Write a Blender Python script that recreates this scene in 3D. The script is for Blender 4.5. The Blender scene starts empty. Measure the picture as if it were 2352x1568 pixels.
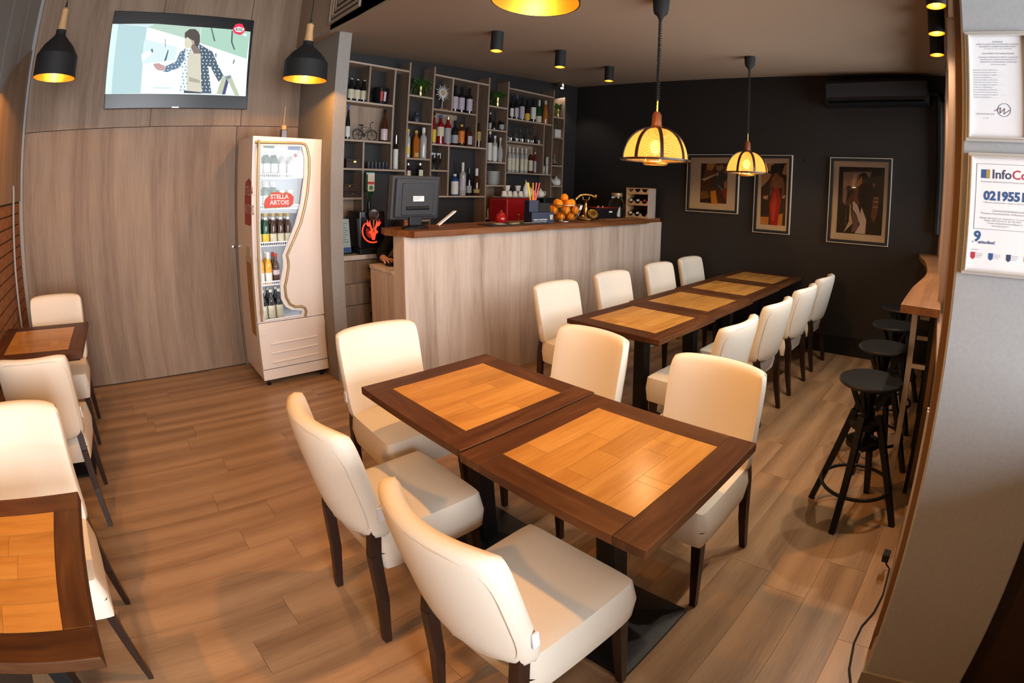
import bpy, bmesh, math, random
from mathutils import Vector, Matrix
from mathutils.geometry import tessellate_polygon
random.seed(7)
sc = bpy.context.scene
COL = sc.collection
R = math.radians
PI = math.pi

# ---------------------------------------------------------------- camera (fisheye lens, cropped frame)
cam_d = bpy.data.cameras.new('camera')
cam = bpy.data.objects.new('camera', cam_d)
COL.objects.link(cam)
sc.camera = cam
CAM = Vector((0.0584, -0.0367, 1.6088))
_y, _p, _r = R(56.4748), R(-4.0911), R(2.1258)
_fw = Vector((math.sin(_y) * math.cos(_p), math.cos(_y) * math.cos(_p), math.sin(_p)))
_rt = Vector((math.cos(_y), -math.sin(_y), 0))
_up = _rt.cross(_fw)
_rt2 = _rt * math.cos(_r) + _up * math.sin(_r)
_up2 = -_rt * math.sin(_r) + _up * math.cos(_r)
cam.matrix_world = Matrix(((_rt2.x, _up2.x, -_fw.x, CAM.x), (_rt2.y, _up2.y, -_fw.y, CAM.y), (_rt2.z, _up2.z, -_fw.z, CAM.z), (0, 0, 0, 1)))
cam_d.type = 'PANO'
cam_d.panorama_type = 'FISHEYE_LENS_POLYNOMIAL'
cam_d.sensor_fit = 'HORIZONTAL'
cam_d.sensor_width = 36.0
cam_d.fisheye_fov = R(200)
_q = 2352 / 36.0 / 1162.695          # radians per mm of sensor near the axis
cam_d.fisheye_polynomial_k0 = 0.0
cam_d.fisheye_polynomial_k1 = -_q
cam_d.fisheye_polynomial_k2 = -0.02656 * _q ** 2
cam_d.fisheye_polynomial_k3 = 0.19469 * _q ** 3
cam_d.fisheye_polynomial_k4 = -0.11418 * _q ** 4
cam_d.shift_x = -337.564 / 2352
cam_d.shift_y = -264.625 / 1568
cam_d.clip_start = 0.02

# ---------------------------------------------------------------- exposure, world, daylight
vs = sc.view_settings
vs.view_transform = 'Standard'
vs.look = 'None'
vs.gamma = 1.0
vs.use_curve_mapping = False
vs.exposure = 0.5
world = bpy.data.worlds.new('world')
sc.world = world
world.use_nodes = True
_bg = world.node_tree.nodes['Background']
_bg.inputs[0].default_value = (0.62, 0.72, 0.85, 1)
_bg.inputs[1].default_value = 0.8

def add_light(name, kind, loc, energy, color, parent=None, size=None, size_y=None, rot=None, **kw):
    ld = bpy.data.lights.new(name, kind)
    ld.energy = energy
    ld.color = color
    if kind == 'AREA':
        ld.shape = 'RECTANGLE'
        ld.size = size
        ld.size_y = size_y
    elif size is not None:
        ld.shadow_soft_size = size
    for k, v in kw.items():
        setattr(ld, k, v)
    o = bpy.data.objects.new(name, ld)
    COL.objects.link(o)
    o.location = loc
    if rot:
        o.rotation_euler = rot
    if parent:
        o.parent = parent
    return o

DAY = (0.93, 0.965, 1.0)
WARM = (1.0, 0.43, 0.08)
# daylight coming in through the glazed side wall and through the shop window behind the photographer
add_light('daylight_side_window', 'AREA', (3.35, -0.20, 1.83), 84, DAY, size=3.3, size_y=1.45, rot=(R(90), 0, R(3)))
add_light('daylight_front_window', 'AREA', (0.05, -3.20, 1.55), 265, DAY, size=2.0, size_y=2.2, rot=(R(90), 0, 0))
cy = sc.cycles
cy.max_bounces = 7; cy.diffuse_bounces = 3; cy.glossy_bounces = 3; cy.transmission_bounces = 6; cy.transparent_max_bounces = 8
cy.caustics_reflective = False; cy.caustics_refractive = False
cy.adaptive_threshold = 0.06; cy.adaptive_min_samples = 16

# ---------------------------------------------------------------- helpers
def empty(name, loc=(0, 0, 0), rz=0.0):
    o = bpy.data.objects.new(name, None)
    COL.objects.link(o)
    o.empty_display_size = 0.1
    o.location = loc
    o.rotation_euler = (0, 0, rz)
    return o

def tag(o, label=None, cat=None, group=None, kind=None):
    if label: o['label'] = label
    if cat: o['category'] = cat
    if group: o['group'] = group
    if kind: o['kind'] = kind
    return o

def thing(name, label, cat, loc=(0, 0, 0), rz=0.0, group=None):
    return tag(empty(name, loc, rz), label, cat, group)

class MB:
    """collects vertices and faces, builds ONE mesh object"""
    def __init__(s):
        s.v = []; s.f = []; s.m = []; s.cur = 0
    def face(s, idx):
        s.f.append(tuple(idx)); s.m.append(s.cur)
    def bx(s, x0, x1, y0, y1, z0, z1):
        b = len(s.v)
        s.v += [(x0, y0, z0), (x1, y0, z0), (x1, y1, z0), (x0, y1, z0), (x0, y0, z1), (x1, y0, z1), (x1, y1, z1), (x0, y1, z1)]
        for f in ((0, 3, 2, 1), (4, 5, 6, 7), (0, 1, 5, 4), (1, 2, 6, 5), (2, 3, 7, 6), (3, 0, 4, 7)):
            s.face([b + i for i in f])
        return s
    def ring(s, pts):
        b = len(s.v); s.v += [tuple(p) for p in pts]; return list(range(b, b + len(pts)))
    def bridge(s, a, b):
        n = len(a)
        for i in range(n):
            s.face((a[i], a[(i + 1) % n], b[(i + 1) % n], b[i]))
    def lathe(s, prof, n=16, at=(0, 0, 0), cap0=True, cap1=True):
        rings = []
        for r, z in prof:
            rings.append(s.ring([(at[0] + r * math.cos(2 * PI * i / n), at[1] + r * math.sin(2 * PI * i / n), at[2] + z) for i in range(n)]))
        for a, b in zip(rings, rings[1:]): s.bridge(a, b)
        if cap0: s.face(rings[0][::-1])
        if cap1: s.face(rings[-1])
        return s
    def cyl(s, x, y, z0, z1, r0, r1=None, n=16):
        return s.lathe([(r0, z0), (r1 if r1 is not None else r0, z1)], n, (x, y, 0))
    def tube(s, pts, r, n=8, closed=False, cap=True):
        pts = [Vector(p) for p in pts]
        m = len(pts); rings = []
        prev = None
        for i in range(m):
            if closed: t = pts[(i + 1) % m] - pts[i - 1]
            else: t = pts[min(i + 1, m - 1)] - pts[max(i - 1, 0)]
            t.normalize()
            if prev is None:
                u = t.cross(Vector((0, 0, 1)))
                if u.length < 1e-3: u = t.cross(Vector((1, 0, 0)))
            else:
                u = prev - t * prev.dot(t)
            u.normalize(); prev = u
            w = t.cross(u)
            rr = r[i] if isinstance(r, (list, tuple)) else r
            rings.append(s.ring([pts[i] + (u * math.cos(2 * PI * k / n) + w * math.sin(2 * PI * k / n)) * rr for k in range(n)]))
        for a, b in zip(rings, rings[1:]): s.bridge(a, b)
        if closed: s.bridge(rings[-1], rings[0])
        elif cap:
            s.face(rings[0][::-1]); s.face(rings[-1])
        return s
    def beam(s, p0, p1, a0, b0, a1=None, b1=None, side=(1, 0, 0)):
        """bar with rectangular section a x b (half sizes) from p0 to p1"""
        p0, p1 = Vector(p0), Vector(p1)
        a1 = a0 if a1 is None else a1; b1 = b0 if b1 is None else b1
        t = (p1 - p0).normalized()
        u = Vector(side) - t * t.dot(Vector(side)); u.normalize()
        w = t.cross(u)
        A = s.ring([p0 + u * i * a0 + w * j * b0 for i, j in ((-1, -1), (1, -1), (1, 1), (-1, 1))])
        B = s.ring([p1 + u * i * a1 + w * j * b1 for i, j in ((-1, -1), (1, -1), (1, 1), (-1, 1))])
        s.bridge(A, B); s.face(A[::-1]); s.face(B)
        return s
    def prism(s, poly, plane, a, b, holes=()):
        """extrude polygon (2D points) with holes along the axis missing from plane, from a to b"""
        def P(p, d):
            return {'xz': (p[0], d, p[1]), 'xy': (p[0], p[1], d), 'yz': (d, p[0], p[1])}[plane]
        loops = [list(poly)] + [list(h) for h in holes]
        tris = tessellate_polygon([[Vector((p[0], p[1], 0)) for p in lp] for lp in loops])
        flat = [p for lp in loops for p in lp]
        A = s.ring([P(p, a) for p in flat]); B = s.ring([P(p, b) for p in flat])
        if len(loops) == 1 and len(poly) <= 4:
            s.face(A[::-1]); s.face(B)
        else:
            for t in tris:
                s.face([A[i] for i in t][::-1]); s.face([B[i] for i in t])
        k = 0
        for lp in loops:
            n = len(lp)
            for i in range(n):
                s.face((A[k + i], A[k + (i + 1) % n], B[k + (i + 1) % n], B[k + i]))
            k += n
        return s
    def ball(s, c, r, n=12, m=8, sq=(1, 1, 1)):
        prof = [(max(1e-4, math.sin(PI * i / m)), -math.cos(PI * i / m)) for i in range(m + 1)]
        b = len(s.v)
        s.lathe(prof, n, cap0=False, cap1=False)
        for i in range(b, len(s.v)):
            x, y, z = s.v[i]
            s.v[i] = (c[0] + x * r * sq[0], c[1] + y * r * sq[1], c[2] + z * r * sq[2])
        return s
    def xf(s, fn, start=0):
        s.v[start:] = [tuple(fn(Vector(p))) for p in s.v[start:]]
        return s
    def mesh(s, name, mats, smooth=None, fix=True):
        me = bpy.data.meshes.new(name)
        me.from_pydata(s.v, [], s.f)
        if fix:
            bm = bmesh.new(); bm.from_mesh(me)
            bmesh.ops.remove_doubles(bm, verts=bm.verts, dist=1e-6)
            bmesh.ops.recalc_face_normals(bm, faces=bm.faces)
            bm.to_mesh(me); bm.free()
        mats = mats if isinstance(mats, (list, tuple)) else [mats]
        for m in mats: me.materials.append(m)
        if len(mats) > 1 and len(me.polygons) == len(s.m):
            for p, k in zip(me.polygons, s.m): p.material_index = k
        if smooth is not None:
            for p in me.polygons: p.use_smooth = True
            me.set_sharp_from_angle(angle=R(smooth))
        return me
    def build(s, name, mat, parent=None, loc=None, smooth=None, bevel=0, seg=2, fix=True, rz=None):
        o = bpy.data.objects.new(name, s.mesh(name, mat, smooth, fix))
        COL.objects.link(o)
        if parent: o.parent = parent
        if loc is not None: o.location = loc
        if rz is not None: o.rotation_euler = (0, 0, rz)
        if bevel:
            md = o.modifiers.new('bevel', 'BEVEL'); md.width = bevel; md.segments = seg; md.limit_method = 'ANGLE'; md.angle_limit = R(40)
        return o

def box(x0, x1, y0, y1, z0, z1): return MB().bx(x0, x1, y0, y1, z0, z1)

def dup(o, parent=None, loc=None, rz=None, label=None, group=None):
    c = o.copy(); COL.objects.link(c)
    if parent is not None: c.parent = parent
    if loc is not None: c.location = loc
    if rz is not None: c.rotation_euler = (0, 0, rz)
    if label: c['label'] = label
    if group: c['group'] = group
    for ch in list(o.children):
        if ch.type in ('MESH', 'EMPTY', 'LIGHT'): dup(ch, c)
    return c

def share(me, name, parent=None, loc=None, rot=None, scale=None):
    o = bpy.data.objects.new(name, me); COL.objects.link(o)
    if parent: o.parent = parent
    if loc is not None: o.location = loc
    if rot is not None: o.rotation_euler = rot
    if scale is not None: o.scale = scale
    return o

def text_mesh(body, size, align='LEFT', bold=0.0, depth=0.0):
    cu = bpy.data.curves.new('text', 'FONT')
    cu.body = body; cu.size = size; cu.align_x = align; cu.offset = bold; cu.extrude = depth; cu.resolution_u = 2
    o = bpy.data.objects.new('text', cu); COL.objects.link(o)
    dg = bpy.context.evaluated_depsgraph_get()
    me = bpy.data.meshes.new_from_object(o.evaluated_get(dg))
    bpy.data.objects.remove(o); bpy.data.curves.remove(cu)
    return me

# ---------------------------------------------------------------- materials (all procedural)
def mat(name, color, rough=0.5, metal=0.0, spec=0.5, trans=0.0, emit=None, estr=0.0, coat=0.0, ior=1.45, sheen=0.0):
    m = bpy.data.materials.new(name); m.use_nodes = True
    b = m.node_tree.nodes['Principled BSDF']
    b.inputs['Base Color'].default_value = (*color, 1)
    b.inputs['Roughness'].default_value = rough
    b.inputs['Metallic'].default_value = metal
    b.inputs['Specular IOR Level'].default_value = spec
    b.inputs['Transmission Weight'].default_value = trans
    b.inputs['IOR'].default_value = ior
    b.inputs['Coat Weight'].default_value = coat
    if sheen: b.inputs['Sheen Weight'].default_value = sheen
    if emit:
        b.inputs['Emission Color'].default_value = (*emit, 1); b.inputs['Emission Strength'].default_value = estr
    return m

def NT(m):
    nt = m.node_tree
    return nt, nt.nodes, nt.links, nt.nodes['Principled BSDF']

def ramp(n, stops):
    r = n.new('ShaderNodeValToRGB'); el = r.color_ramp.elements
    el[0].position, el[0].color = stops[0][0], (*stops[0][1], 1)
    el[1].position, el[1].color = stops[-1][0], (*stops[-1][1], 1)
    for p, c in stops[1:-1]:
        e = el.new(p); e.color = (*c, 1)
    return r

def wood(name, stops, axis='X', along=0.7, across=9.0, rough=0.45, bump=0.08, vary=0.25, rings=0.0, spec=0.4, fine=60.0, coat=0.0):
    """grain stretched along one object axis; every object gets its own offset and tone"""
    m = mat(name, stops[0][1], rough, spec=spec, coat=coat)
    nt, n, l, b = NT(m)
    tc = n.new('ShaderNodeTexCoord'); oi = n.new('ShaderNodeObjectInfo')
    mp = n.new('ShaderNodeMapping')
    s = {'X': (along, across, across), 'Y': (across, along, across), 'Z': (across, across, along)}[axis]
    mp.inputs['Scale'].default_value = s
    vm = n.new('ShaderNodeVectorMath'); vm.operation = 'MULTIPLY_ADD'
    cx = n.new('ShaderNodeCombineXYZ')
    for i in range(3): l.new(oi.outputs['Random'], cx.inputs[i])
    l.new(cx.outputs[0], vm.inputs[0]); vm.inputs[1].default_value = (37.0, 53.0, 71.0); l.new(mp.outputs[0], vm.inputs[2])
    l.new(tc.outputs['Object'], mp.inputs['Vector'])
    n1 = n.new('ShaderNodeTexNoise'); n1.inputs['Scale'].default_value = 1.0; n1.inputs['Detail'].default_value = 5; n1.inputs['Distortion'].default_value = 0.9
    l.new(vm.outputs[0], n1.inputs['Vector'])
    fac = n1.outputs['Fac']
    if rings:
        wv = n.new('ShaderNodeTexWave'); wv.wave_type = 'RINGS'; wv.inputs['Scale'].default_value = rings; wv.inputs['Distortion'].default_value = 6.0
        wv.inputs['Detail'].default_value = 3; wv.inputs['Detail Scale'].default_value = 0.6
        l.new(vm.outputs[0], wv.inputs['Vector'])
        mx = n.new('ShaderNodeMix'); mx.inputs['Factor'].default_value = 0.30
        l.new(fac, mx.inputs[2]); l.new(wv.outputs['Fac'], mx.inputs[3]); fac = mx.outputs[0]
    n2 = n.new('ShaderNodeTexNoise'); n2.inputs['Scale'].default_value = fine / across; n2.inputs['Detail'].default_value = 3
    l.new(vm.outputs[0], n2.inputs['Vector'])
    mx2 = n.new('ShaderNodeMix'); mx2.inputs['Factor'].default_value = 0.28
    l.new(fac, mx2.inputs[2]); l.new(n2.outputs['Fac'], mx2.inputs[3])
    rp = ramp(n, stops); l.new(mx2.outputs[0], rp.inputs['Fac'])
    hs = n.new('ShaderNodeHueSaturation')
    mr = n.new('ShaderNodeMapRange'); mr.inputs['To Min'].default_value = 1 - vary; mr.inputs['To Max'].default_value = 1 + vary
    l.new(oi.outputs['Random'], mr.inputs['Value']); l.new(mr.outputs[0], hs.inputs['Value'])
    l.new(rp.outputs['Color'], hs.inputs['Color']); l.new(hs.outputs['Color'], b.inputs['Base Color'])
    bp = n.new('ShaderNodeBump'); bp.inputs['Strength'].default_value = bump; bp.inputs['Distance'].default_value = 0.004
    l.new(n2.outputs['Fac'], bp.inputs['Height']); l.new(bp.outputs[0], b.inputs['Normal'])
    return m

def grainy(name, c0, c1, scale=20.0, rough=0.6, bump=0.05, spec=0.4, dist=0.002, **kw):
    m = mat(name, c0, rough, spec=spec, **kw)
    nt, n, l, b = NT(m)
    tc = n.new('ShaderNodeTexCoord'); ns = n.new('ShaderNodeTexNoise'); ns.inputs['Scale'].default_value = scale; ns.inputs['Detail'].default_value = 4
    l.new(tc.outputs['Object'], ns.inputs['Vector'])
    rp = ramp(n, [(0.3, c0), (0.7, c1)]); l.new(ns.outputs['Fac'], rp.inputs['Fac']); l.new(rp.outputs['Color'], b.inputs['Base Color'])
    if bump:
        bp = n.new('ShaderNodeBump'); bp.inputs['Strength'].default_value = bump; bp.inputs['Distance'].default_value = dist
        l.new(ns.outputs['Fac'], bp.inputs['Height']); l.new(bp.outputs[0], b.inputs['Normal'])
    return m

def printed(name, emit=0.0, rough=0.6):
    """flat print or screen: colour per polygon from the mesh's colour attribute"""
    m = mat(name, (0.5, 0.5, 0.5), rough)
    nt, n, l, b = NT(m)
    at = n.new('ShaderNodeAttribute'); at.attribute_name = 'ink'
    if emit:
        b.inputs['Base Color'].default_value = (0.01, 0.01, 0.01, 1)
        l.new(at.outputs['Color'], b.inputs['Emission Color']); b.inputs['Emission Strength'].default_value = emit
    else:
        l.new(at.outputs['Color'], b.inputs['Base Color'])
    return m

def pane_glass(name, tint=(1, 1, 1), ior=1.45, rough=0.0):
    """thin clear pane: transparent, reflecting by Fresnel"""
    m = bpy.data.materials.new(name); m.use_nodes = True
    nt = m.node_tree; n, l = nt.nodes, nt.links; n.clear()
    out = n.new('ShaderNodeOutputMaterial'); mx = n.new('ShaderNodeMixShader'); fr = n.new('ShaderNodeFresnel'); fr.inputs['IOR'].default_value = ior
    tr = n.new('ShaderNodeBsdfTransparent'); tr.inputs[0].default_value = (*tint, 1)
    gl = n.new('ShaderNodeBsdfGlossy'); gl.inputs['Roughness'].default_value = rough
    l.new(fr.outputs[0], mx.inputs[0]); l.new(tr.outputs[0], mx.inputs[1]); l.new(gl.outputs[0], mx.inputs[2]); l.new(mx.outputs[0], out.inputs[0])
    return m

M = {}
M['floor'] = wood('oak_laminate', [(0.26, (0.22, 0.125, 0.066)), (0.48, (0.35, 0.215, 0.120)), (0.72, (0.45, 0.290, 0.170))], 'X', 0.45, 6.0, 0.36, 0.10, 0.07, rings=0.5, fine=90)
M['subfloor'] = mat('floor_joint', (0.05, 0.03, 0.02), 0.9)
M['panel'] = wood('sonoma_oak', [(0.30, (0.148, 0.091, 0.057)), (0.50, (0.240, 0.163, 0.111)), (0.68, (0.31, 0.225, 0.160))], 'Z', 0.35, 6.0, 0.55, 0.05, 0.04, fine=70)
M['panel_light'] = wood('sonoma_oak_light', [(0.30, (0.33, 0.25, 0.195)), (0.50, (0.52, 0.42, 0.345)), (0.68, (0.63, 0.53, 0.45))], 'Z', 0.35, 6.0, 0.55, 0.05, 0.03, fine=70)
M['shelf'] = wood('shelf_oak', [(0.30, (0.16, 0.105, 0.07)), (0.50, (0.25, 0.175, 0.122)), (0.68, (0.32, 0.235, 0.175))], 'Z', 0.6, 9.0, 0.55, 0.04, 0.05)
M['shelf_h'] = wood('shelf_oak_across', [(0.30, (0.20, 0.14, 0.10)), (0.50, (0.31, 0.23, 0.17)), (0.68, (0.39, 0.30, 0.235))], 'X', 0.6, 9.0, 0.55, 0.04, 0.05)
M['dark_wood'] = wood('stained_border', [(0.28, (0.035, 0.011, 0.0045)), (0.52, (0.085, 0.031, 0.011)), (0.72, (0.14, 0.056, 0.020))], 'X', 1.6, 13.0, 0.42, 0.10, 0.22, spec=0.28)
M['dark_wood_y'] = wood('stained_border_across', [(0.28, (0.035, 0.011, 0.0045)), (0.52, (0.085, 0.031, 0.011)), (0.72, (0.14, 0.056, 0.020))], 'Y', 1.6, 13.0, 0.42, 0.10, 0.22, spec=0.28)
M['light_wood'] = wood('beech_inlay', [(0.28, (0.38, 0.165, 0.035)), (0.52, (0.53, 0.26, 0.06)), (0.72, (0.61, 0.33, 0.09))], 'X', 1.2, 9.0, 0.24, 0.04, 0.10, spec=0.5)
M['counter'] = wood('walnut_counter', [(0.28, (0.075, 0.024, 0.008)), (0.52, (0.18, 0.066, 0.020)), (0.72, (0.27, 0.115, 0.040))], 'X', 0.9, 12.0, 0.48, 0.12, 0.05, spec=0.25)
M['bar_wood'] = wood('live_edge_oak', [(0.28, (0.12, 0.046, 0.015)), (0.52, (0.22, 0.092, 0.031)), (0.72, (0.30, 0.14, 0.052))], 'X', 0.8, 10.0, 0.42, 0.10, 0.05)
M['pine'] = wood('pine', [(0.28, (0.36, 0.20, 0.09)), (0.52, (0.50, 0.31, 0.15)), (0.72, (0.60, 0.40, 0.22))], 'Z', 1.5, 14.0, 0.5, 0.05, 0.1)
M['leg'] = wood('wenge', [(0.28, (0.014, 0.006, 0.004)), (0.52, (0.026, 0.011, 0.007)), (0.72, (0.04, 0.018, 0.011))], 'Z', 2.0, 20.0, 0.35, 0.05, 0.1, spec=0.5)
M['lamp_wood'] = wood('teak', [(0.28, (0.10, 0.028, 0.010)), (0.52, (0.20, 0.060, 0.020)), (0.72, (0.28, 0.09, 0.032))], 'Z', 3.0, 25.0, 0.35, 0.03, 0.05)
M['neck_wood'] = wood('beech_neck', [(0.28, (0.40, 0.22, 0.09)), (0.52, (0.55, 0.33, 0.15)), (0.72, (0.62, 0.40, 0.20))], 'Z', 3.0, 30.0, 0.45, 0.03, 0.05)
M['fabric'] = grainy('cream_leatherette', (0.76, 0.69, 0.585), (0.80, 0.73, 0.63), 260, 0.55, 0.12, 0.3, 0.001)
M['seam'] = mat('cream_piping', (0.60, 0.53, 0.43), 0.6)
M['white_tag'] = mat('white_tag', (0.8, 0.8, 0.85), 0.5)
M['black'] = grainy('black_powder_coat', (0.007, 0.007, 0.008), (0.011, 0.011, 0.012), 300, 0.42, 0.04, 0.32)
M['black_gloss'] = mat('black_gloss', (0.008, 0.008, 0.010), 0.12)
M['black_matte'] = mat('black_matte', (0.010, 0.010, 0.010), 0.7)
M['anthracite'] = grainy('anthracite_plastic', (0.028, 0.030, 0.036), (0.036, 0.038, 0.044), 400, 0.45, 0.05)
M['blackwall'] = grainy('black_wall_paint', (0.018, 0.016, 0.0155), (0.024, 0.021, 0.020), 35, 0.62, 0.06, 0.35)
M['ceiling'] = grainy('ceiling_paint', (0.335, 0.255, 0.185), (0.37, 0.285, 0.21), 120, 0.85, 0.10, 0.2)
M['white'] = grainy('white_paint', (0.30, 0.315, 0.33), (0.33, 0.345, 0.36), 90, 0.7, 0.06, 0.3)
M['grey'] = grainy('grey_paint', (0.27, 0.26, 0.25), (0.31, 0.30, 0.29), 60, 0.6, 0.04)
M['pillar'] = grainy('pillar_paint', (0.23, 0.21, 0.19), (0.26, 0.24, 0.215), 90, 0.75, 0.06, 0.3)
M['frame_brown'] = mat('brown_window_frame', (0.22, 0.12, 0.065), 0.5)
M['steel'] = mat('brushed_steel', (0.62, 0.61, 0.58), 0.25, 1.0)
M['silver'] = mat('silver_frame', (0.72, 0.72, 0.70), 0.32, 0.55)
M['chrome'] = mat('chrome', (0.8, 0.8, 0.8), 0.08, 1.0)
M['brass'] = mat('brass', (0.45, 0.27, 0.08), 0.25, 1.0)
M['gold'] = mat('gold_lining', (1.0, 0.52, 0.10), 0.32, 0.85)
M['gold_pot'] = mat('gold_pot', (0.75, 0.60, 0.25), 0.25, 1.0)
M['trim_gold'] = mat('champagne_trim', (0.42, 0.30, 0.16), 0.35, 0.5)
M['fridge'] = mat('fridge_white', (0.74, 0.66, 0.60), 0.32, coat=0.2)
M['fridge_in'] = mat('fridge_inside', (0.85, 0.88, 0.92), 0.5)
M['wire_white'] = mat('white_wire', (0.85, 0.86, 0.9), 0.4)
M['glass'] = pane_glass('clear_pane')
M['pic_glass'] = pane_glass('picture_glass', ior=1.25)
M['clear'] = mat('clear_glass', (0.95, 0.97, 0.97), 0.02, trans=1.0)
M['green_glass'] = mat('green_glass', (0.008, 0.045, 0.018), 0.06, coat=0.3)
M['dark_glass'] = mat('dark_glass', (0.008, 0.007, 0.008), 0.06, coat=0.3)
M['brown_glass'] = mat('brown_glass', (0.045, 0.014, 0.005), 0.06, coat=0.3)
M['amber'] = mat('amber_spirit', (0.30, 0.075, 0.008), 0.06, coat=0.3)
M['red_spirit'] = mat('red_spirit', (0.17, 0.004, 0.008), 0.07, coat=0.3)
M['rose'] = mat('rose_wine', (0.30, 0.10, 0.022), 0.07, coat=0.3)
M['yellow_spirit'] = mat('yellow_beer', (0.55, 0.25, 0.02), 0.07, coat=0.3)
M['blue_glass'] = mat('blue_glass', (0.01, 0.05, 0.16), 0.06, coat=0.3)
M['cloudy'] = mat('pale_glass', (0.32, 0.30, 0.28), 0.15, coat=0.3)
M['juice'] = mat('cloudy_juice', (0.34, 0.17, 0.03), 0.3)
for k, c in dict(lab_white=(0.62, 0.60, 0.55), lab_cream=(0.55, 0.50, 0.36), lab_yellow=(0.60, 0.40, 0.03), lab_pink=(0.55, 0.42, 0.42), lab_red=(0.45, 0.03, 0.02), lab_black=(0.02, 0.02, 0.02), lab_gold=(0.40, 0.27, 0.08), lab_orange=(0.60, 0.16, 0.02), lab_grey=(0.30, 0.30, 0.31), lab_blue=(0.03, 0.08, 0.25), lab_green=(0.05, 0.16, 0.06), lab_lilac=(0.42, 0.36, 0.42)).items():
    M[k] = grainy(k, c, tuple(v * 0.82 for v in c), 70, 0.6, 0.0)
M['foil'] = mat('foil', (0.55, 0.52, 0.42), 0.3, 0.7)
M['porcelain'] = mat('porcelain', (0.70, 0.68, 0.64), 0.2, coat=0.3)
M['red_enamel'] = mat('red_enamel', (0.30, 0.006, 0.008), 0.22, coat=0.4)
M['navy'] = mat('navy_card', (0.008, 0.014, 0.05), 0.45)
M['skin'] = grainy('skin', (0.52, 0.26, 0.16), (0.57, 0.30, 0.19), 40, 0.5, 0.03)
M['sweater'] = grainy('black_knit', (0.006, 0.006, 0.007), (0.010, 0.010, 0.010), 220, 0.9, 0.3, 0.15)
M['hair'] = mat('dark_hair', (0.012, 0.008, 0.006), 0.5)
M['leaf'] = grainy('leaf', (0.025, 0.075, 0.012), (0.06, 0.14, 0.022), 30, 0.5, 0.0)
M['orange'] = grainy('orange_peel', (0.85, 0.26, 0.005), (0.90, 0.31, 0.01), 160, 0.45, 0.2)
M['paper'] = mat('paper', (0.72, 0.73, 0.76), 0.7)
M['card'] = mat('picture_mat', (0.74, 0.68, 0.60), 0.8)
M['cream_edge'] = mat('cream_edge', (0.50, 0.43, 0.34), 0.4)
M['tv_black'] = mat('tv_black', (0.006, 0.006, 0.008), 0.28, spec=0.4)
M['print'] = printed('printed_ink')
M['screen'] = printed('tv_screen_picture', emit=0.85)
M['bulb'] = mat('glowing_bulb', (1, 0.8, 0.5), 0.4, emit=(1.0, 0.62, 0.22), estr=26)
M['bulb_cool'] = mat('cool_lamp', (1, 1, 1), 0.4, emit=(0.85, 0.9, 1.0), estr=16)
M['strip'] = mat('fridge_light_strip', (1, 1, 1), 0.4, emit=(0.80, 0.88, 1.0), estr=5)
M['red_led'] = mat('red_backlit', (0.5, 0.02, 0.01), 0.4, emit=(1.0, 0.035, 0.012), estr=1.7)
M['brick'] = grainy('brick', (0.20, 0.085, 0.040), (0.30, 0.14, 0.07), 25, 0.85, 0.3, 0.2, 0.01)
M['mortar'] = grainy('mortar', (0.07, 0.045, 0.03), (0.10, 0.065, 0.045), 60, 0.95, 0.2)
M['leather_dark'] = grainy('dark_lining', (0.03, 0.016, 0.010), (0.04, 0.022, 0.014), 40, 0.7, 0.05)
M['rubber'] = mat('rubber', (0.015, 0.015, 0.015), 0.8)
for k, c in dict(straw_yellow=(0.75, 0.60, 0.05), straw_orange=(0.90, 0.33, 0.02), straw_pink=(0.85, 0.16, 0.14)).items(): M[k] = mat(k, c, 0.4)

# woven lamp shade: translucent raffia with a fine weave that lets some light through
def weave():
    m = bpy.data.materials.new('woven_raffia'); m.use_nodes = True
    nt = m.node_tree; n, l = nt.nodes, nt.links; n.clear()
    out = n.new('ShaderNodeOutputMaterial')
    tc = n.new('ShaderNodeTexCoord')
    w1 = n.new('ShaderNodeTexWave'); w1.bands_direction = 'Z'; w1.inputs['Scale'].default_value = 42; w1.inputs['Distortion'].default_value = 0.6
    w2 = n.new('ShaderNodeTexWave'); w2.bands_direction = 'DIAGONAL'; w2.inputs['Scale'].default_value = 30; w2.inputs['Distortion'].default_value = 0.6
    l.new(tc.outputs['Object'], w1.inputs['Vector']); l.new(tc.outputs['Object'], w2.inputs['Vector'])
    mu = n.new('ShaderNodeMath'); mu.operation = 'MULTIPLY'; l.new(w1.outputs['Fac'], mu.inputs[0]); l.new(w2.outputs['Fac'], mu.inputs[1])
    rp = ramp(n, [(0.15, (0.34, 0.17, 0.045)), (0.6, (0.58, 0.36, 0.14))]); l.new(mu.outputs[0], rp.inputs['Fac'])
    di = n.new('ShaderNodeBsdfDiffuse'); tl = n.new('ShaderNodeBsdfTranslucent'); tr = n.new('ShaderNodeBsdfTransparent')
    l.new(rp.outputs['Color'], di.inputs[0]); l.new(rp.outputs['Color'], tl.inputs[0]); tr.inputs[0].default_value = (1.0, 0.75, 0.42, 1)
    a = n.new('ShaderNodeMixShader'); a.inputs[0].default_value = 0.62; l.new(di.outputs[0], a.inputs[1]); l.new(tl.outputs[0], a.inputs[2])
    mr = n.new('ShaderNodeMapRange'); mr.inputs['From Min'].default_value = 0.55; mr.inputs['From Max'].default_value = 0.9; mr.inputs['To Min'].default_value = 0.04; mr.inputs['To Max'].default_value = 0.32
    l.new(mu.outputs[0], mr.inputs['Value'])
    c = n.new('ShaderNodeMixShader'); l.new(mr.outputs[0], c.inputs[0]); l.new(a.outputs[0], c.inputs[1]); l.new(tr.outputs[0], c.inputs[2])
    l.new(c.outputs[0], out.inputs[0])
    return m
M['weave'] = weave()

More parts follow.
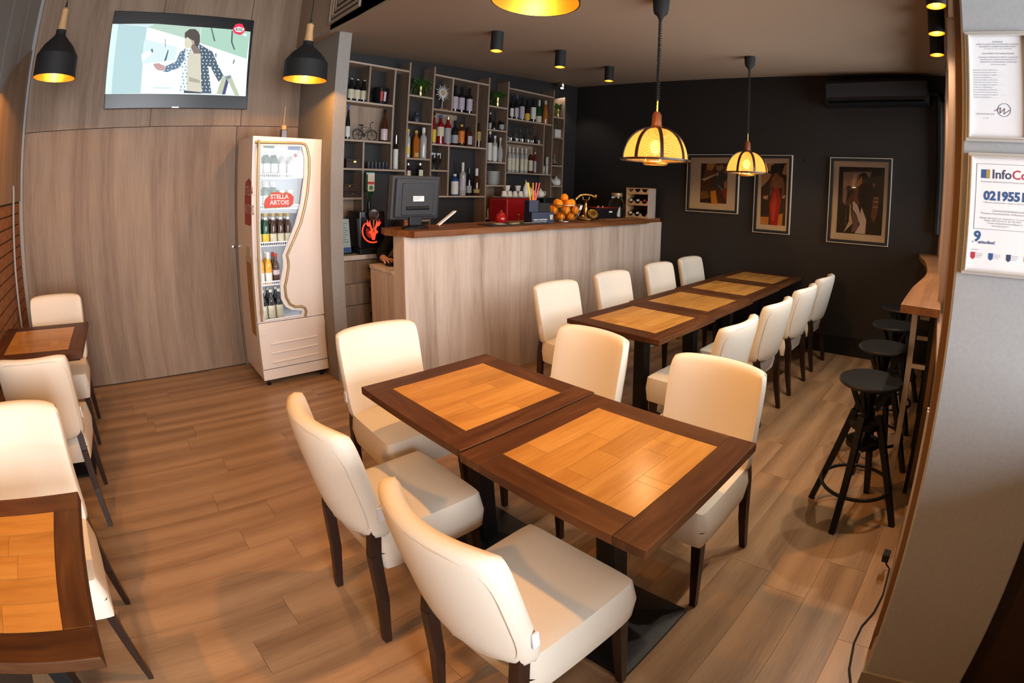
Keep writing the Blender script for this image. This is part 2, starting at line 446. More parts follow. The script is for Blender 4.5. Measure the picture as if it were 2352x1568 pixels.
def flat_art(name, art, parent, place, w, h, material, y0=0.0, step=0.0004):
    """flat picture: polygons given in 0..1 picture coordinates, stacked by a hair; place(x, z, depth) -> local point"""
    mb = MB(); cols = []
    for i, (c, pts) in enumerate(art):
        tr = tessellate_polygon([[Vector((p[0], p[1], 0)) for p in pts]])
        idx = mb.ring([place(p[0] * w, p[1] * h, y0 + i * step) for p in pts])
        for t in tr:
            a, b, cc = [mb.v[idx[k]] for k in t]
            mb.face([idx[k] for k in t]); cols.append(c)
    me = mb.mesh(name, material, fix=False)
    at = me.color_attributes.new('ink', 'FLOAT_COLOR', 'CORNER')
    k = 0
    for p, c in zip(me.polygons, cols):
        for li in p.loop_indices: at.data[li].color = (*c, 1)
    o = bpy.data.objects.new(name, me); COL.objects.link(o)
    if parent: o.parent = parent
    return o
ART_TV=[((0.8,0.93,0.95),[(-0.001,0.862),(0.854,0.872),(0.982,0.865),(0.985,0.145),(0.001,0.151)]),((0.62,0.88,0.85),[(-0.001,0.862),(0.043,0.862),(0.047,0.152),(0.001,0.151)]),((0.42,0.6,0.63),[(0.043,0.862),(0.251,0.844),(0.253,0.155),(0.045,0.152)]),((0.42,0.58,0.48),[(0.247,0.84),(0.32,0.877),(0.63,0.866),(0.64,0.701),(0.526,0.742)]),((0.36,0.58,0.46),[(0.633,0.867),(0.854,0.872),(0.982,0.861),(0.973,0.56),(0.64,0.697)]),((0.55,0.7,0.72),[(0.043,0.862),(0.251,0.848),(0.32,0.877)]),((0.62,0.76,0.8),[(0.247,0.711),(0.485,0.64),(0.475,0.504),(0.247,0.454),(0.242,0.664)]),((0.86,0.94,0.97),[(0.235,0.555),(0.305,0.609),(0.32,0.575),(0.245,0.477)]),((0.1,0.16,0.2),[(0.295,0.609),(0.311,0.614),(0.316,0.586),(0.31,0.567)]),((0.06,0.1,0.12),[(0.699,0.872),(0.707,0.872),(0.742,0.728),(0.732,0.727)]),((0.06,0.1,0.12),[(0.847,0.859),(0.858,0.858),(0.862,0.736),(0.887,0.651),(0.877,0.65),(0.851,0.735)]),((0.06,0.1,0.12),[(0.417,0.608),(0.424,0.604),(0.414,0.501),(0.398,0.484)]),((0.25,0.3,0.33),[(0.388,0.721),(0.394,0.721),(0.401,0.635),(0.396,0.634)]),((0.06,0.1,0.12),[(0.883,0.543),(0.891,0.539),(0.884,0.494),(0.878,0.498)]),((0.06,0.1,0.12),[(0.748,0.594),(0.759,0.596),(0.759,0.554),(0.755,0.553)]),((0.55,0.7,0.74),[(0.337,0.219),(0.462,0.218),(0.462,0.202),(0.339,0.203)]),((0.72,0.84,0.9),[(0.539,0.635),(0.579,0.621),(0.562,0.492),(0.576,0.16),(0.517,0.159),(0.529,0.41),(0.514,0.466)]),((0.1,0.17,0.26),[(0.539,0.635),(0.503,0.585),(0.482,0.488),(0.415,0.438),(0.382,0.452),(0.4,0.382),(0.428,0.375),(0.511,0.426),(0.542,0.523)]),((0.05,0.09,0.13),[(0.63,0.688),(0.728,0.613),(0.78,0.461),(0.822,0.356),(0.79,0.289),(0.727,0.442),(0.708,0.458),(0.745,0.162),(0.679,0.161),(0.644,0.576)]),((0.6,0.56,0.46),[(0.568,0.62),(0.6,0.582),(0.649,0.584),(0.677,0.173),(0.572,0.188),(0.562,0.492)]),((0.38,0.35,0.28),[(0.582,0.332),(0.656,0.302),(0.665,0.27),(0.582,0.284)]),((0.04,0.05,0.06),[(0.556,0.188),(0.677,0.173),(0.679,0.159),(0.552,0.16)]),((0.2,0.15,0.13),[(0.572,0.653),(0.599,0.719),(0.629,0.656),(0.649,0.584),(0.6,0.582)]),((0.62,0.6,0.46),[(0.528,0.73),(0.541,0.755),(0.583,0.718),(0.577,0.641),(0.539,0.636),(0.528,0.682)]),((0.45,0.32,0.26),[(0.572,0.717),(0.59,0.726),(0.598,0.686),(0.586,0.674)]),((0.06,0.045,0.04),[(0.53,0.73),(0.523,0.77),(0.524,0.802),(0.552,0.84),(0.589,0.845),(0.614,0.821),(0.63,0.777),(0.634,0.705),(0.624,0.648),(0.603,0.671),(0.593,0.718),(0.574,0.725),(0.541,0.755)]),((0.5,0.3,0.3),[(0.324,0.457),(0.364,0.467),(0.416,0.43),(0.41,0.39),(0.363,0.392),(0.339,0.419)]),((0.05,0.05,0.18),[(0.84,0.34),(0.858,0.291),(0.841,0.156),(0.818,0.155)]),((0.45,0.5,0.36),[(0.815,0.36),(0.843,0.34),(0.818,0.155),(0.779,0.159)]),((0.45,0.5,0.36),[(0.848,0.324),(0.88,0.341),(0.941,0.149),(0.91,0.148)]),((0.2,0.26,0.28),[(0.828,0.352),(0.871,0.37),(0.877,0.341),(0.849,0.32)]),((0.8,0.01,0.06),[(0.853,0.876),(0.869,0.931),(0.891,0.945),(0.917,0.943),(0.941,0.891),(0.939,0.857),(0.912,0.818),(0.87,0.831)]),((0.95,0.95,0.95),[(0.863,0.889),(0.895,0.91),(0.932,0.898),(0.932,0.869),(0.909,0.847),(0.876,0.854)]),((0.9,0.95,0.95),[(0.933,0.84),(0.956,0.838),(0.958,0.813),(0.934,0.815)]),((0.75,0.88,0.95),[(0.404,0.431),(0.408,0.44),(0.414,0.431),(0.41,0.422)]),((0.75,0.88,0.95),[(0.402,0.396),(0.406,0.405),(0.412,0.396),(0.408,0.388)]),((0.75,0.88,0.95),[(0.428,0.432),(0.432,0.441),(0.438,0.432),(0.434,0.423)]),((0.75,0.88,0.95),[(0.426,0.397),(0.43,0.406),(0.436,0.397),(0.432,0.389)]),((0.75,0.88,0.95),[(0.453,0.433),(0.456,0.442),(0.462,0.433),(0.458,0.424)]),((0.75,0.88,0.95),[(0.45,0.398),(0.454,0.407),(0.46,0.398),(0.456,0.389)]),((0.75,0.88,0.95),[(0.466,0.468),(0.47,0.477),(0.476,0.469),(0.472,0.46)]),((0.75,0.88,0.95),[(0.477,0.434),(0.48,0.443),(0.486,0.434),(0.483,0.425)]),((0.75,0.88,0.95),[(0.493,0.504),(0.496,0.513),(0.502,0.505),(0.498,0.496)]),((0.75,0.88,0.95),[(0.491,0.469),(0.494,0.478),(0.5,0.47),(0.496,0.461)]),((0.75,0.88,0.95),[(0.501,0.435),(0.505,0.444),(0.511,0.435),(0.507,0.426)]),((0.08,0.14,0.2),[(0.526,0.225),(0.53,0.235),(0.537,0.225),(0.533,0.216)]),((0.08,0.14,0.2),[(0.524,0.19),(0.528,0.2),(0.535,0.19),(0.531,0.181)]),((0.75,0.88,0.95),[(0.508,0.575),(0.512,0.584),(0.518,0.576),(0.514,0.567)]),((0.75,0.88,0.95),[(0.506,0.54),(0.51,0.549),(0.516,0.541),(0.512,0.532)]),((0.75,0.88,0.95),[(0.517,0.506),(0.521,0.515),(0.527,0.506),(0.523,0.497)]),((0.75,0.88,0.95),[(0.515,0.47),(0.519,0.479),(0.524,0.471),(0.521,0.462)]),((0.08,0.14,0.2),[(0.525,0.436),(0.529,0.445),(0.536,0.436),(0.532,0.426)]),((0.08,0.14,0.2),[(0.534,0.366),(0.538,0.376),(0.544,0.366),(0.54,0.356)]),((0.08,0.14,0.2),[(0.531,0.331),(0.536,0.34),(0.542,0.331),(0.538,0.321)]),((0.08,0.14,0.2),[(0.542,0.296),(0.546,0.305),(0.553,0.296),(0.549,0.286)]),((0.08,0.14,0.2),[(0.54,0.261),(0.544,0.27),(0.551,0.261),(0.547,0.251)]),((0.08,0.14,0.2),[(0.551,0.226),(0.555,0.235),(0.561,0.226),(0.557,0.216)]),((0.08,0.14,0.2),[(0.549,0.191),(0.553,0.2),(0.559,0.191),(0.555,0.181)]),((0.75,0.88,0.95),[(0.522,0.611),(0.526,0.62),(0.532,0.612),(0.528,0.603)]),((0.75,0.88,0.95),[(0.533,0.577),(0.537,0.586),(0.543,0.577),(0.539,0.568)]),((0.75,0.88,0.95),[(0.531,0.541),(0.535,0.55),(0.54,0.542),(0.537,0.533)]),((0.08,0.14,0.2),[(0.541,0.507),(0.545,0.517),(0.552,0.507),(0.548,0.497)]),((0.08,0.14,0.2),[(0.539,0.471),(0.543,0.481),(0.55,0.472),(0.545,0.462)]),((0.08,0.14,0.2),[(0.55,0.437),(0.554,0.446),(0.56,0.437),(0.556,0.427)]),((0.08,0.14,0.2),[(0.547,0.401),(0.552,0.411),(0.558,0.402),(0.554,0.392)]),((0.08,0.14,0.2),[(0.558,0.367),(0.562,0.376),(0.569,0.367),(0.565,0.357)]),((0.08,0.14,0.2),[(0.556,0.331),(0.56,0.341),(0.567,0.332),(0.563,0.322)]),((0.08,0.14,0.2),[(0.565,0.261),(0.569,0.271),(0.575,0.261),(0.571,0.252)]),((0.08,0.14,0.2),[(0.546,0.613),(0.55,0.623),(0.557,0.613),(0.553,0.603)]),((0.08,0.14,0.2),[(0.557,0.578),(0.561,0.588),(0.568,0.579),(0.564,0.569)]),((0.08,0.14,0.2),[(0.555,0.543),(0.559,0.552),(0.566,0.543),(0.561,0.533)]),((0.08,0.14,0.2),[(0.571,0.614),(0.575,0.624),(0.582,0.615),(0.578,0.605)]),((0.75,0.88,0.95),[(0.658,0.37),(0.662,0.379),(0.668,0.37),(0.664,0.361)]),((0.75,0.88,0.95),[(0.667,0.299),(0.671,0.308),(0.677,0.299),(0.673,0.29)]),((0.75,0.88,0.95),[(0.676,0.228),(0.679,0.237),(0.685,0.229),(0.682,0.22)]),((0.75,0.88,0.95),[(0.673,0.193),(0.677,0.202),(0.683,0.193),(0.679,0.184)]),((0.75,0.88,0.95),[(0.648,0.654),(0.652,0.663),(0.658,0.655),(0.654,0.645)]),((0.75,0.88,0.95),[(0.646,0.618),(0.65,0.627),(0.656,0.619),(0.652,0.61)]),((0.75,0.88,0.95),[(0.657,0.583),(0.661,0.592),(0.667,0.584),(0.663,0.575)]),((0.75,0.88,0.95),[(0.655,0.548),(0.659,0.557),(0.665,0.548),(0.661,0.539)]),((0.75,0.88,0.95),[(0.666,0.513),(0.67,0.522),(0.676,0.513),(0.672,0.504)]),((0.75,0.88,0.95),[(0.664,0.477),(0.667,0.486),(0.673,0.477),(0.67,0.468)]),((0.75,0.88,0.95),[(0.674,0.442),(0.678,0.451),(0.684,0.442),(0.681,0.433)]),((0.75,0.88,0.95),[(0.672,0.406),(0.676,0.415),(0.682,0.406),(0.678,0.397)]),((0.75,0.88,0.95),[(0.683,0.371),(0.687,0.38),(0.693,0.371),(0.689,0.362)]),((0.75,0.88,0.95),[(0.681,0.335),(0.685,0.344),(0.691,0.335),(0.687,0.326)]),((0.75,0.88,0.95),[(0.692,0.3),(0.696,0.309),(0.702,0.3),(0.698,0.291)]),((0.75,0.88,0.95),[(0.69,0.264),(0.694,0.273),(0.7,0.264),(0.696,0.255)]),((0.75,0.88,0.95),[(0.701,0.229),(0.705,0.238),(0.711,0.229),(0.707,0.22)]),((0.75,0.88,0.95),[(0.699,0.193),(0.702,0.202),(0.708,0.193),(0.705,0.184)]),((0.75,0.88,0.95),[(0.671,0.62),(0.675,0.629),(0.681,0.62),(0.677,0.611)]),((0.75,0.88,0.95),[(0.682,0.585),(0.686,0.594),(0.692,0.585),(0.688,0.576)]),((0.75,0.88,0.95),[(0.68,0.549),(0.684,0.558),(0.69,0.549),(0.686,0.54)]),((0.75,0.88,0.95),[(0.691,0.514),(0.695,0.523),(0.701,0.514),(0.697,0.505)]),((0.75,0.88,0.95),[(0.689,0.478),(0.693,0.487),(0.699,0.478),(0.695,0.469)]),((0.75,0.88,0.95),[(0.7,0.443),(0.704,0.452),(0.71,0.443),(0.706,0.434)]),((0.75,0.88,0.95),[(0.698,0.407),(0.701,0.416),(0.707,0.407),(0.704,0.398)]),((0.75,0.88,0.95),[(0.708,0.372),(0.712,0.381),(0.718,0.372),(0.715,0.363)]),((0.75,0.88,0.95),[(0.706,0.336),(0.71,0.345),(0.716,0.336),(0.712,0.327)]),((0.75,0.88,0.95),[(0.717,0.301),(0.721,0.31),(0.727,0.301),(0.723,0.292)]),((0.75,0.88,0.95),[(0.715,0.265),(0.719,0.274),(0.725,0.265),(0.721,0.256)]),((0.75,0.88,0.95),[(0.726,0.229),(0.73,0.238),(0.736,0.23),(0.732,0.221)]),((0.75,0.88,0.95),[(0.724,0.194),(0.728,0.203),(0.734,0.194),(0.73,0.185)]),((0.75,0.88,0.95),[(0.696,0.621),(0.7,0.63),(0.706,0.622),(0.703,0.613)]),((0.75,0.88,0.95),[(0.707,0.586),(0.711,0.595),(0.717,0.586),(0.714,0.577)]),((0.75,0.88,0.95),[(0.705,0.55),(0.709,0.559),(0.715,0.551),(0.711,0.541)]),((0.75,0.88,0.95),[(0.716,0.515),(0.72,0.524),(0.726,0.515),(0.722,0.506)]),((0.75,0.88,0.95),[(0.714,0.479),(0.718,0.488),(0.724,0.479),(0.72,0.47)]),((0.75,0.88,0.95),[(0.725,0.444),(0.729,0.453),(0.735,0.444),(0.731,0.435)]),((0.75,0.88,0.95),[(0.731,0.551),(0.735,0.561),(0.741,0.552),(0.737,0.543)]),((0.75,0.88,0.95),[(0.742,0.516),(0.746,0.525),(0.752,0.517),(0.748,0.507)]),((0.75,0.88,0.95),[(0.739,0.48),(0.743,0.489),(0.749,0.481),(0.746,0.471)]),((0.75,0.88,0.95),[(0.751,0.445),(0.754,0.454),(0.761,0.445),(0.757,0.436)]),((0.75,0.88,0.95),[(0.748,0.409),(0.752,0.418),(0.758,0.409),(0.754,0.4)]),((0.75,0.88,0.95),[(0.759,0.373),(0.763,0.382),(0.769,0.374),(0.765,0.365)]),((0.75,0.88,0.95),[(0.765,0.481),(0.769,0.49),(0.775,0.482),(0.771,0.473)]),((0.75,0.88,0.95),[(0.776,0.446),(0.78,0.455),(0.786,0.446),(0.782,0.437)]),((0.75,0.88,0.95),[(0.774,0.41),(0.778,0.419),(0.784,0.41),(0.78,0.401)]),((0.75,0.88,0.95),[(0.785,0.374),(0.789,0.383),(0.795,0.375),(0.791,0.365)]),((0.75,0.88,0.95),[(0.783,0.338),(0.787,0.347),(0.793,0.339),(0.789,0.329)]),((0.75,0.88,0.95),[(0.808,0.339),(0.812,0.348),(0.818,0.339),(0.815,0.33)])]
ART_P1=[((0.1,0.035,0.015),[(0.265,0.84),(0.779,0.85),(0.778,0.162),(0.266,0.164)]),((0.02,0.015,0.012),[(0.265,0.84),(0.359,0.844),(0.349,0.598),(0.274,0.594)]),((0.55,0.28,0.06),[(0.372,0.848),(0.546,0.84),(0.486,0.727),(0.373,0.722)]),((0.16,0.07,0.03),[(0.336,0.709),(0.51,0.717),(0.511,0.606),(0.3,0.551)]),((0.36,0.28,0.18),[(0.553,0.818),(0.608,0.799),(0.657,0.834),(0.719,0.781),(0.634,0.711),(0.56,0.741)]),((0.05,0.05,0.055),[(0.511,0.606),(0.731,0.727),(0.783,0.576),(0.71,0.397),(0.489,0.406)]),((0.62,0.5,0.3),[(0.28,0.567),(0.56,0.669),(0.573,0.653),(0.338,0.536)]),((0.5,0.42,0.28),[(0.548,0.663),(0.609,0.699),(0.616,0.656),(0.573,0.62)]),((0.45,0.2,0.1),[(0.721,0.529),(0.783,0.587),(0.785,0.423),(0.722,0.42)]),((0.28,0.03,0.02),[(0.679,0.373),(0.782,0.434),(0.78,0.238),(0.723,0.256)]),((0.75,0.33,0.03),[(0.464,0.36),(0.563,0.388),(0.614,0.152),(0.491,0.152)]),((0.26,0.12,0.02),[(0.27,0.348),(0.389,0.378),(0.453,0.249),(0.278,0.226)]),((0.4,0.4,0.4),[(0.599,0.478),(0.624,0.469),(0.71,0.386),(0.691,0.385)]),((0.02,0.012,0.01),[(0.278,0.215),(0.478,0.262),(0.491,0.158),(0.268,0.165)])]
ART_P2=[((0.05,0.03,0.02),[(0.159,0.885),(0.851,0.9),(0.87,0.108),(0.193,0.105)]),((0.6,0.36,0.2),[(0.165,0.743),(0.449,0.759),(0.399,0.7),(0.199,0.59),(0.172,0.589)]),((0.55,0.38,0.22),[(0.267,0.887),(0.497,0.892),(0.43,0.791),(0.289,0.796)]),((0.5,0.33,0.18),[(0.792,0.882),(0.851,0.891),(0.856,0.745),(0.727,0.766)]),((0.015,0.012,0.01),[(0.637,0.887),(0.808,0.895),(0.71,0.766),(0.814,0.728),(0.817,0.663),(0.677,0.74)]),((0.3,0.13,0.06),[(0.553,0.786),(0.677,0.724),(0.764,0.71),(0.801,0.614),(0.683,0.577),(0.527,0.572),(0.419,0.651),(0.469,0.718)]),((0.2,0.08,0.04),[(0.415,0.659),(0.479,0.685),(0.486,0.497),(0.416,0.486)]),((0.25,0.1,0.05),[(0.747,0.71),(0.811,0.622),(0.792,0.5),(0.746,0.498)]),((0.018,0.014,0.012),[(0.427,0.866),(0.567,0.881),(0.621,0.845),(0.589,0.779),(0.467,0.751),(0.409,0.799)]),((0.62,0.25,0.05),[(0.189,0.204),(0.419,0.207),(0.423,0.108),(0.193,0.105)]),((0.62,0.28,0.05),[(0.678,0.244),(0.797,0.266),(0.789,0.109),(0.666,0.107)]),((0.45,0.015,0.01),[(0.527,0.58),(0.657,0.584),(0.732,0.416),(0.694,0.285),(0.666,0.106),(0.476,0.105),(0.421,0.363),(0.461,0.471)]),((0.6,0.05,0.03),[(0.529,0.523),(0.581,0.525),(0.62,0.412),(0.577,0.166),(0.508,0.162),(0.483,0.365)]),((0.62,0.36,0.24),[(0.231,0.471),(0.381,0.484),(0.357,0.43),(0.25,0.438)]),((0.6,0.36,0.24),[(0.755,0.482),(0.839,0.501),(0.824,0.456),(0.756,0.45)]),((0.02,0.018,0.016),[(0.189,0.411),(0.41,0.42),(0.418,0.24),(0.197,0.221)])]
ART_P3=[((0.02,0.017,0.018),[(0.149,0.893),(0.883,0.893),(0.885,0.12),(0.15,0.118)]),((0.33,0.23,0.23),[(0.22,0.832),(0.676,0.842),(0.634,0.733),(0.445,0.659),(0.298,0.602),(0.278,0.44),(0.225,0.485)]),((0.5,0.4,0.4),[(0.385,0.808),(0.442,0.81),(0.411,0.657),(0.354,0.637)]),((0.42,0.32,0.32),[(0.238,0.744),(0.273,0.746),(0.251,0.648),(0.228,0.647)]),((0.2,0.08,0.04),[(0.411,0.649),(0.478,0.664),(0.499,0.446),(0.414,0.489),(0.379,0.543)]),((0.13,0.05,0.03),[(0.289,0.44),(0.288,0.481),(0.411,0.633),(0.434,0.594),(0.346,0.432)]),((0.05,0.05,0.06),[(0.28,0.661),(0.342,0.681),(0.36,0.63),(0.298,0.594)]),((0.1,0.09,0.09),[(0.29,0.408),(0.303,0.409),(0.299,0.207),(0.285,0.206)]),((0.012,0.01,0.01),[(0.476,0.796),(0.532,0.827),(0.576,0.829),(0.644,0.773),(0.664,0.56),(0.628,0.434),(0.527,0.436),(0.469,0.548),(0.495,0.661),(0.449,0.723)]),((0.38,0.18,0.09),[(0.46,0.723),(0.521,0.798),(0.536,0.712),(0.484,0.669)]),((0.72,0.65,0.7),[(0.391,0.487),(0.413,0.497),(0.482,0.445),(0.529,0.352),(0.541,0.433),(0.63,0.287),(0.624,0.126),(0.454,0.126),(0.531,0.232),(0.467,0.34),(0.404,0.4)]),((0.62,0.52,0.4),[(0.352,0.46),(0.369,0.462),(0.373,0.357),(0.412,0.239),(0.271,0.124),(0.349,0.259)]),((0.2,0.12,0.14),[(0.375,0.398),(0.45,0.338),(0.513,0.263),(0.487,0.157),(0.397,0.13),(0.418,0.24)]),((0.18,0.07,0.05),[(0.72,0.547),(0.808,0.553),(0.8,0.363),(0.753,0.257),(0.702,0.324)]),((0.42,0.2,0.12),[(0.736,0.556),(0.804,0.559),(0.803,0.538),(0.737,0.536)]),((0.5,0.3,0.18),[(0.732,0.505),(0.809,0.507),(0.809,0.496),(0.732,0.493)]),((0.5,0.3,0.18),[(0.722,0.446),(0.804,0.45),(0.804,0.439),(0.722,0.435)]),((0.25,0.12,0.09),[(0.695,0.712),(0.745,0.715),(0.751,0.676),(0.707,0.665)])]
# ================================================================ the setting
XL, XB, YT, YS = -1.037, 5.200, 4.896, 4.805        # left wall, black wall, television wall, bar wall
XF = 1.479                                          # edge of the lower ceiling
def cz(x, y): return 2.546 + 0.05086 * x + 0.03958 * y

def struct(name, mb, m, parent=None, label=None, **kw):
    o = mb.build(name, m, parent, **kw)
    if parent is None: tag(o, label, None, None, 'structure')
    return o

# floor of laminate planks
floor = struct('floor', box(XL - .1, XB + .3, -3.35, 5.0, -0.06, -0.012), M['subfloor'], label='oak laminate floor laid in long planks')
PL, PW = 1.285, 0.193
plank = box(0, PL - .0014, 0, PW - .0012, -0.012, 0.0).mesh('plank', M['floor'])
rng = random.Random(3)
row = 0
y = -3.35
while y < 4.95:
    x = XL - .1 - rng.random() * PL
    while x < XB + .2:
        if x + PL > XL - .1:
            share(plank, 'plank', floor, (x, y, 0))
        x += PL
    y += PW; row += 1

# television wall: tall oak-look panels
wall_back = struct('wall_back', box(XL - .1, 1.562, YT + .02, YT + .12, 0, 3.45), M['leather_dark'], label='wall behind the television, clad in oak-look panels')
def seam(x): return 2.033 + 0.042 * x
def panel(x0, x1, z0a, z0b, z1a, z1b):
    MB().prism([(x0, z0a), (x1, z0b), (x1, z1b), (x0, z1a)], 'xz', YT, YT + .02).build('panel', M['panel'], wall_back)
G = .0025
panel(XL + .004, .985, .012, .012, seam(XL) - G, seam(.985) - G)
panel(.985 + 2 * G, 1.56, .004, .004, seam(.985) - G, seam(1.56) - G)
panel(XL + .004, .2 - G, seam(XL) + G, seam(.2) + G, 3.44, 3.44)
panel(.2 + G, 1.02 - G, seam(.2) + G, seam(1.02) + G, 3.44, 3.44)
panel(1.02 + G, 1.56, seam(1.02) + G, seam(1.56) + G, 3.44, 3.44)
lk = MB().lathe([(.016, 0), (.016, .004), (.012, .006)], 16).xf(lambda p: Vector((p.x, -p.z, p.y))).build('door_lock', M['steel'], wall_back, (.963, YT, 1.05), smooth=40)

# painted pier between the fridge and the bar
struct('wall_pier', box(1.562, 1.668, 3.996, YT + .1, 0, 2.85), M['pillar'], label='pale painted pier between the drinks fridge and the bar')
struct('wall_bar', box(1.66, XB + .1, YS, YS + .1, 0, 3.05), M['blackwall'], label='black wall behind the bar shelves')
struct('wall_right', box(XB, XB + .1, .1, YS + .1, 0, 3.1), M['blackwall'], label='black wall with three framed pictures')
bb = struct('baseboard_right', box(XB - .018, XB, .18, 3.32, 0, .085), M['black'], label='black baseboard under the pictures')
box(XB - .012, XB, .18, 3.32, .085, .19).build('moulding', M['black'], bb)

# ceilings: low one over the bar, higher one over the left-hand tables
mb = MB()
v = [(x, y_, cz(x, y_)) for x, y_ in ((XF, -3.35), (XB + .1, -3.35), (XB + .1, 4.95), (XF, 4.95))]
a = mb.ring(v); b = mb.ring([(p[0], p[1], 3.45) for p in v]); mb.bridge(a, b); mb.face(a[::-1]); mb.face(b)
struct('ceiling', mb, M['ceiling'], label='low beige ceiling over the bar and the long table row')
struct('ceiling_high', box(XL - .1, XF, -3.35, 5.0, 3.45, 3.52), M['ceiling'], label='higher ceiling over the left-hand tables')

# left wall: brick below, wood panel in the middle, grey boards above
wall_left = struct('wall_left', MB().prism([(-3.35, 0), (5.0, 0), (5.0, 3.45), (-3.35, 3.45)], 'yz', XL - .1, XL - .014), M['mortar'], label='left wall with bricks below and panels above')
bk = box(0, .014, 0, .238, 0, .068).mesh('brick', M['brick'])
z = .006; r_ = 0
while z < 1.42:
    y = 2.9 - (r_ % 2) * .125
    while y < 4.86:
        share(bk, 'brick', wall_left, (XL - .014, y, z)); y += .25
    z += .078; r_ += 1
pan = [(2.6, 1.49), (YT - .02, 1.49), (YT - .02, 2.62), (4.45, 2.46), (4.1, 2.31), (3.85, 2.16), (3.4, 1.95), (2.6, 1.75)]
MB().prism(pan, 'yz', XL - .014, XL + .012).build('panel', M['panel'], wall_left)
for i in range(6):
    y0 = 1.6 + i * .55
    box(XL - .014, XL, y0, y0 + .53, 1.495, 3.44).build('board', M['grey'], wall_left)
pp = MB().tube([(XL + .02, 4.50, 1.60), (XL + .03, 4.47, 1.55), (XL + .03, 4.40, 1.0), (XL + .03, 4.34, .02)], .009, 8).build('white_pipe', M['white'], smooth=40)
tag(pp, 'thin white pipe running down the brick wall at far left', 'pipe')
struct('trim_1', box(XL - .01, XL + .035, YT - .045, YT, 0, 3.44), M['grey'], label='grey corner strip left of the television wall', bevel=.008)

# front wall behind the photographer, with the shop window
wf = struct('wall_front', MB().prism([(XL - .1, 0), (1.5, 0), (1.5, 3.45), (XL - .1, 3.45)], 'xz', -3.40, -3.30, holes=[[(-1.0, .38), (1.1, .38), (1.1, 2.72), (-1.0, 2.72)]]), M['white'], label='front wall with the shop window')
w2 = struct('window_2', MB().prism([(-1.0, .38), (1.1, .38), (1.1, 2.72), (-1.0, 2.72)], 'xz', -3.38, -3.33, holes=[[(-.94, .44), (1.04, .44), (1.04, 2.66), (-.94, 2.66)]]), M['frame_brown'], label='shop window in the front wall')
box(-.94, 1.04, -3.357, -3.351, .44, 2.66).build('pane', M['glass'], w2)
struct('wall_light_blocker', box(.45, 1.5, -.68, -.62, 0, 1.10), M['white'], label='added unseen half-height partition shading the foot of the white pier')  # unseen partition, added to keep daylight off the pier's lower part

# glazed side wall along the high bar table
TH = math.atan(.055)
win = struct('window_1', box(0, .03, -.03, .018, 0, 2.62), M['frame_brown'], label='glazed side wall in brown frames behind the stools')
win.location = (1.60, -.020, 0); win.rotation_euler = (0, 0, TH)
for x0, x1 in ((.055, .085), (1.16, 1.20), (2.30, 2.34), (3.56, 3.60)):
    box(x0, x1, -.03, .018, 0, 2.62).build('mullion', M['frame_brown'], win)
for z0, z1 in ((0, .07), (1.02, 1.06), (2.55, 2.62)):
    box(.03, 3.60, -.028, .012, z0, z1).build('rail', M['frame_brown'], win)
for x0, x1 in ((.085, 1.16), (1.20, 2.30), (2.34, 3.56)):
    box(x0, x1, -.010, -.006, 1.06, 2.55).build('pane', M['glass'], win)
    box(x0, x1, -.012, -.004, .07, 1.02).build('lower_panel', M['black_matte'], win)
for x0 in (.034, .060):
    box(x0, x0 + .012, .018, .024, .42, .98).build('daylight_slit_strip', M['silver'], win)  # added pale strips standing in for bright slits of daylight
struct('wall_window', MB().prism([(1.60, -.045), (5.3, .15), (5.3, -.30), (1.60, -.30)], 'xy', 2.62, 3.1), M['frame_brown'], label='lintel above the glazed side wall')

# white pier on the right with the framed papers, dark passage beside it
pier = struct('wall_pier_right', box(1.42, 1.62, -.349, -.021, 0, 3.45), M['white'], label='white pier with two framed papers at right', bevel=.006)
pb = box(1.408, 1.63, -.36, -.012, 0, .075).build('baseboard', M['pillar'], pier)
struct('wall_front_right', box(1.50, 1.62, -3.35, -.349, 0, 3.45), M['leather_dark'], label='dark wall beside the white pier')
struct('trim_2', box(XF, XF + .02, -3.35, 4.0, cz(XF, 4.0) - .02, 3.45), M['ceiling'], label='beam face carrying the ventilation grille')

# ventilation grille: nested square louvres on the beam
vt = thing('air_vent', 'square louvred ventilation grille on the beam above the pale pier', 'vent', (XF, 3.72, 3.12))
for k in range(6):
    s = .30 - k * .045; d = .004 + k * .004
    MB().prism([(-s, -s), (s, -s), (s, s), (-s, s)], 'yz', -.022 + d, 0, holes=[[(-s + .022, -s + .022), (s - .022, -s + .022), (s - .022, s - .022), (-s + .022, s - .022)]]).build('louvre_frame', M['ceiling'], vt, bevel=.003)
MB().prism([(-.29, -.29), (.29, -.29), (.29, .29), (-.29, .29)], 'yz', -.004, -.001).build('back_plate', M['leather_dark'], vt)

# ================================================================ chairs
def cushion(W, H, T, n=4.0, a=.10, m=8, N=14):
    """rounded pad: width W (x), height H (z), thickness T (y), centred"""
    mb = MB(); idx = {}
    for side in (1, -1):
        for i in range(N + 1):
            for j in range(N + 1):
                u, w = math.sin(PI * (i / N - .5)) , math.sin(PI * (j / N - .5))
                u = .35 * (2 * i / N - 1) + .65 * u; w = .35 * (2 * j / N - 1) + .65 * w
                e = max(abs(u), abs(w))
                dp = T / 2 * max(0, 1 - e ** n) ** (1 / n)
                idx[side, i, j] = len(mb.v)
                mb.v.append((u * W / 2 * (1 - a * abs(w) ** m), side * dp, w * H / 2 * (1 - a * abs(u) ** m * W / H)))
        for i in range(N):
            for j in range(N):
                mb.face((idx[side, i, j], idx[side, i + 1, j], idx[side, i + 1, j + 1], idx[side, i, j + 1]))
    return mb

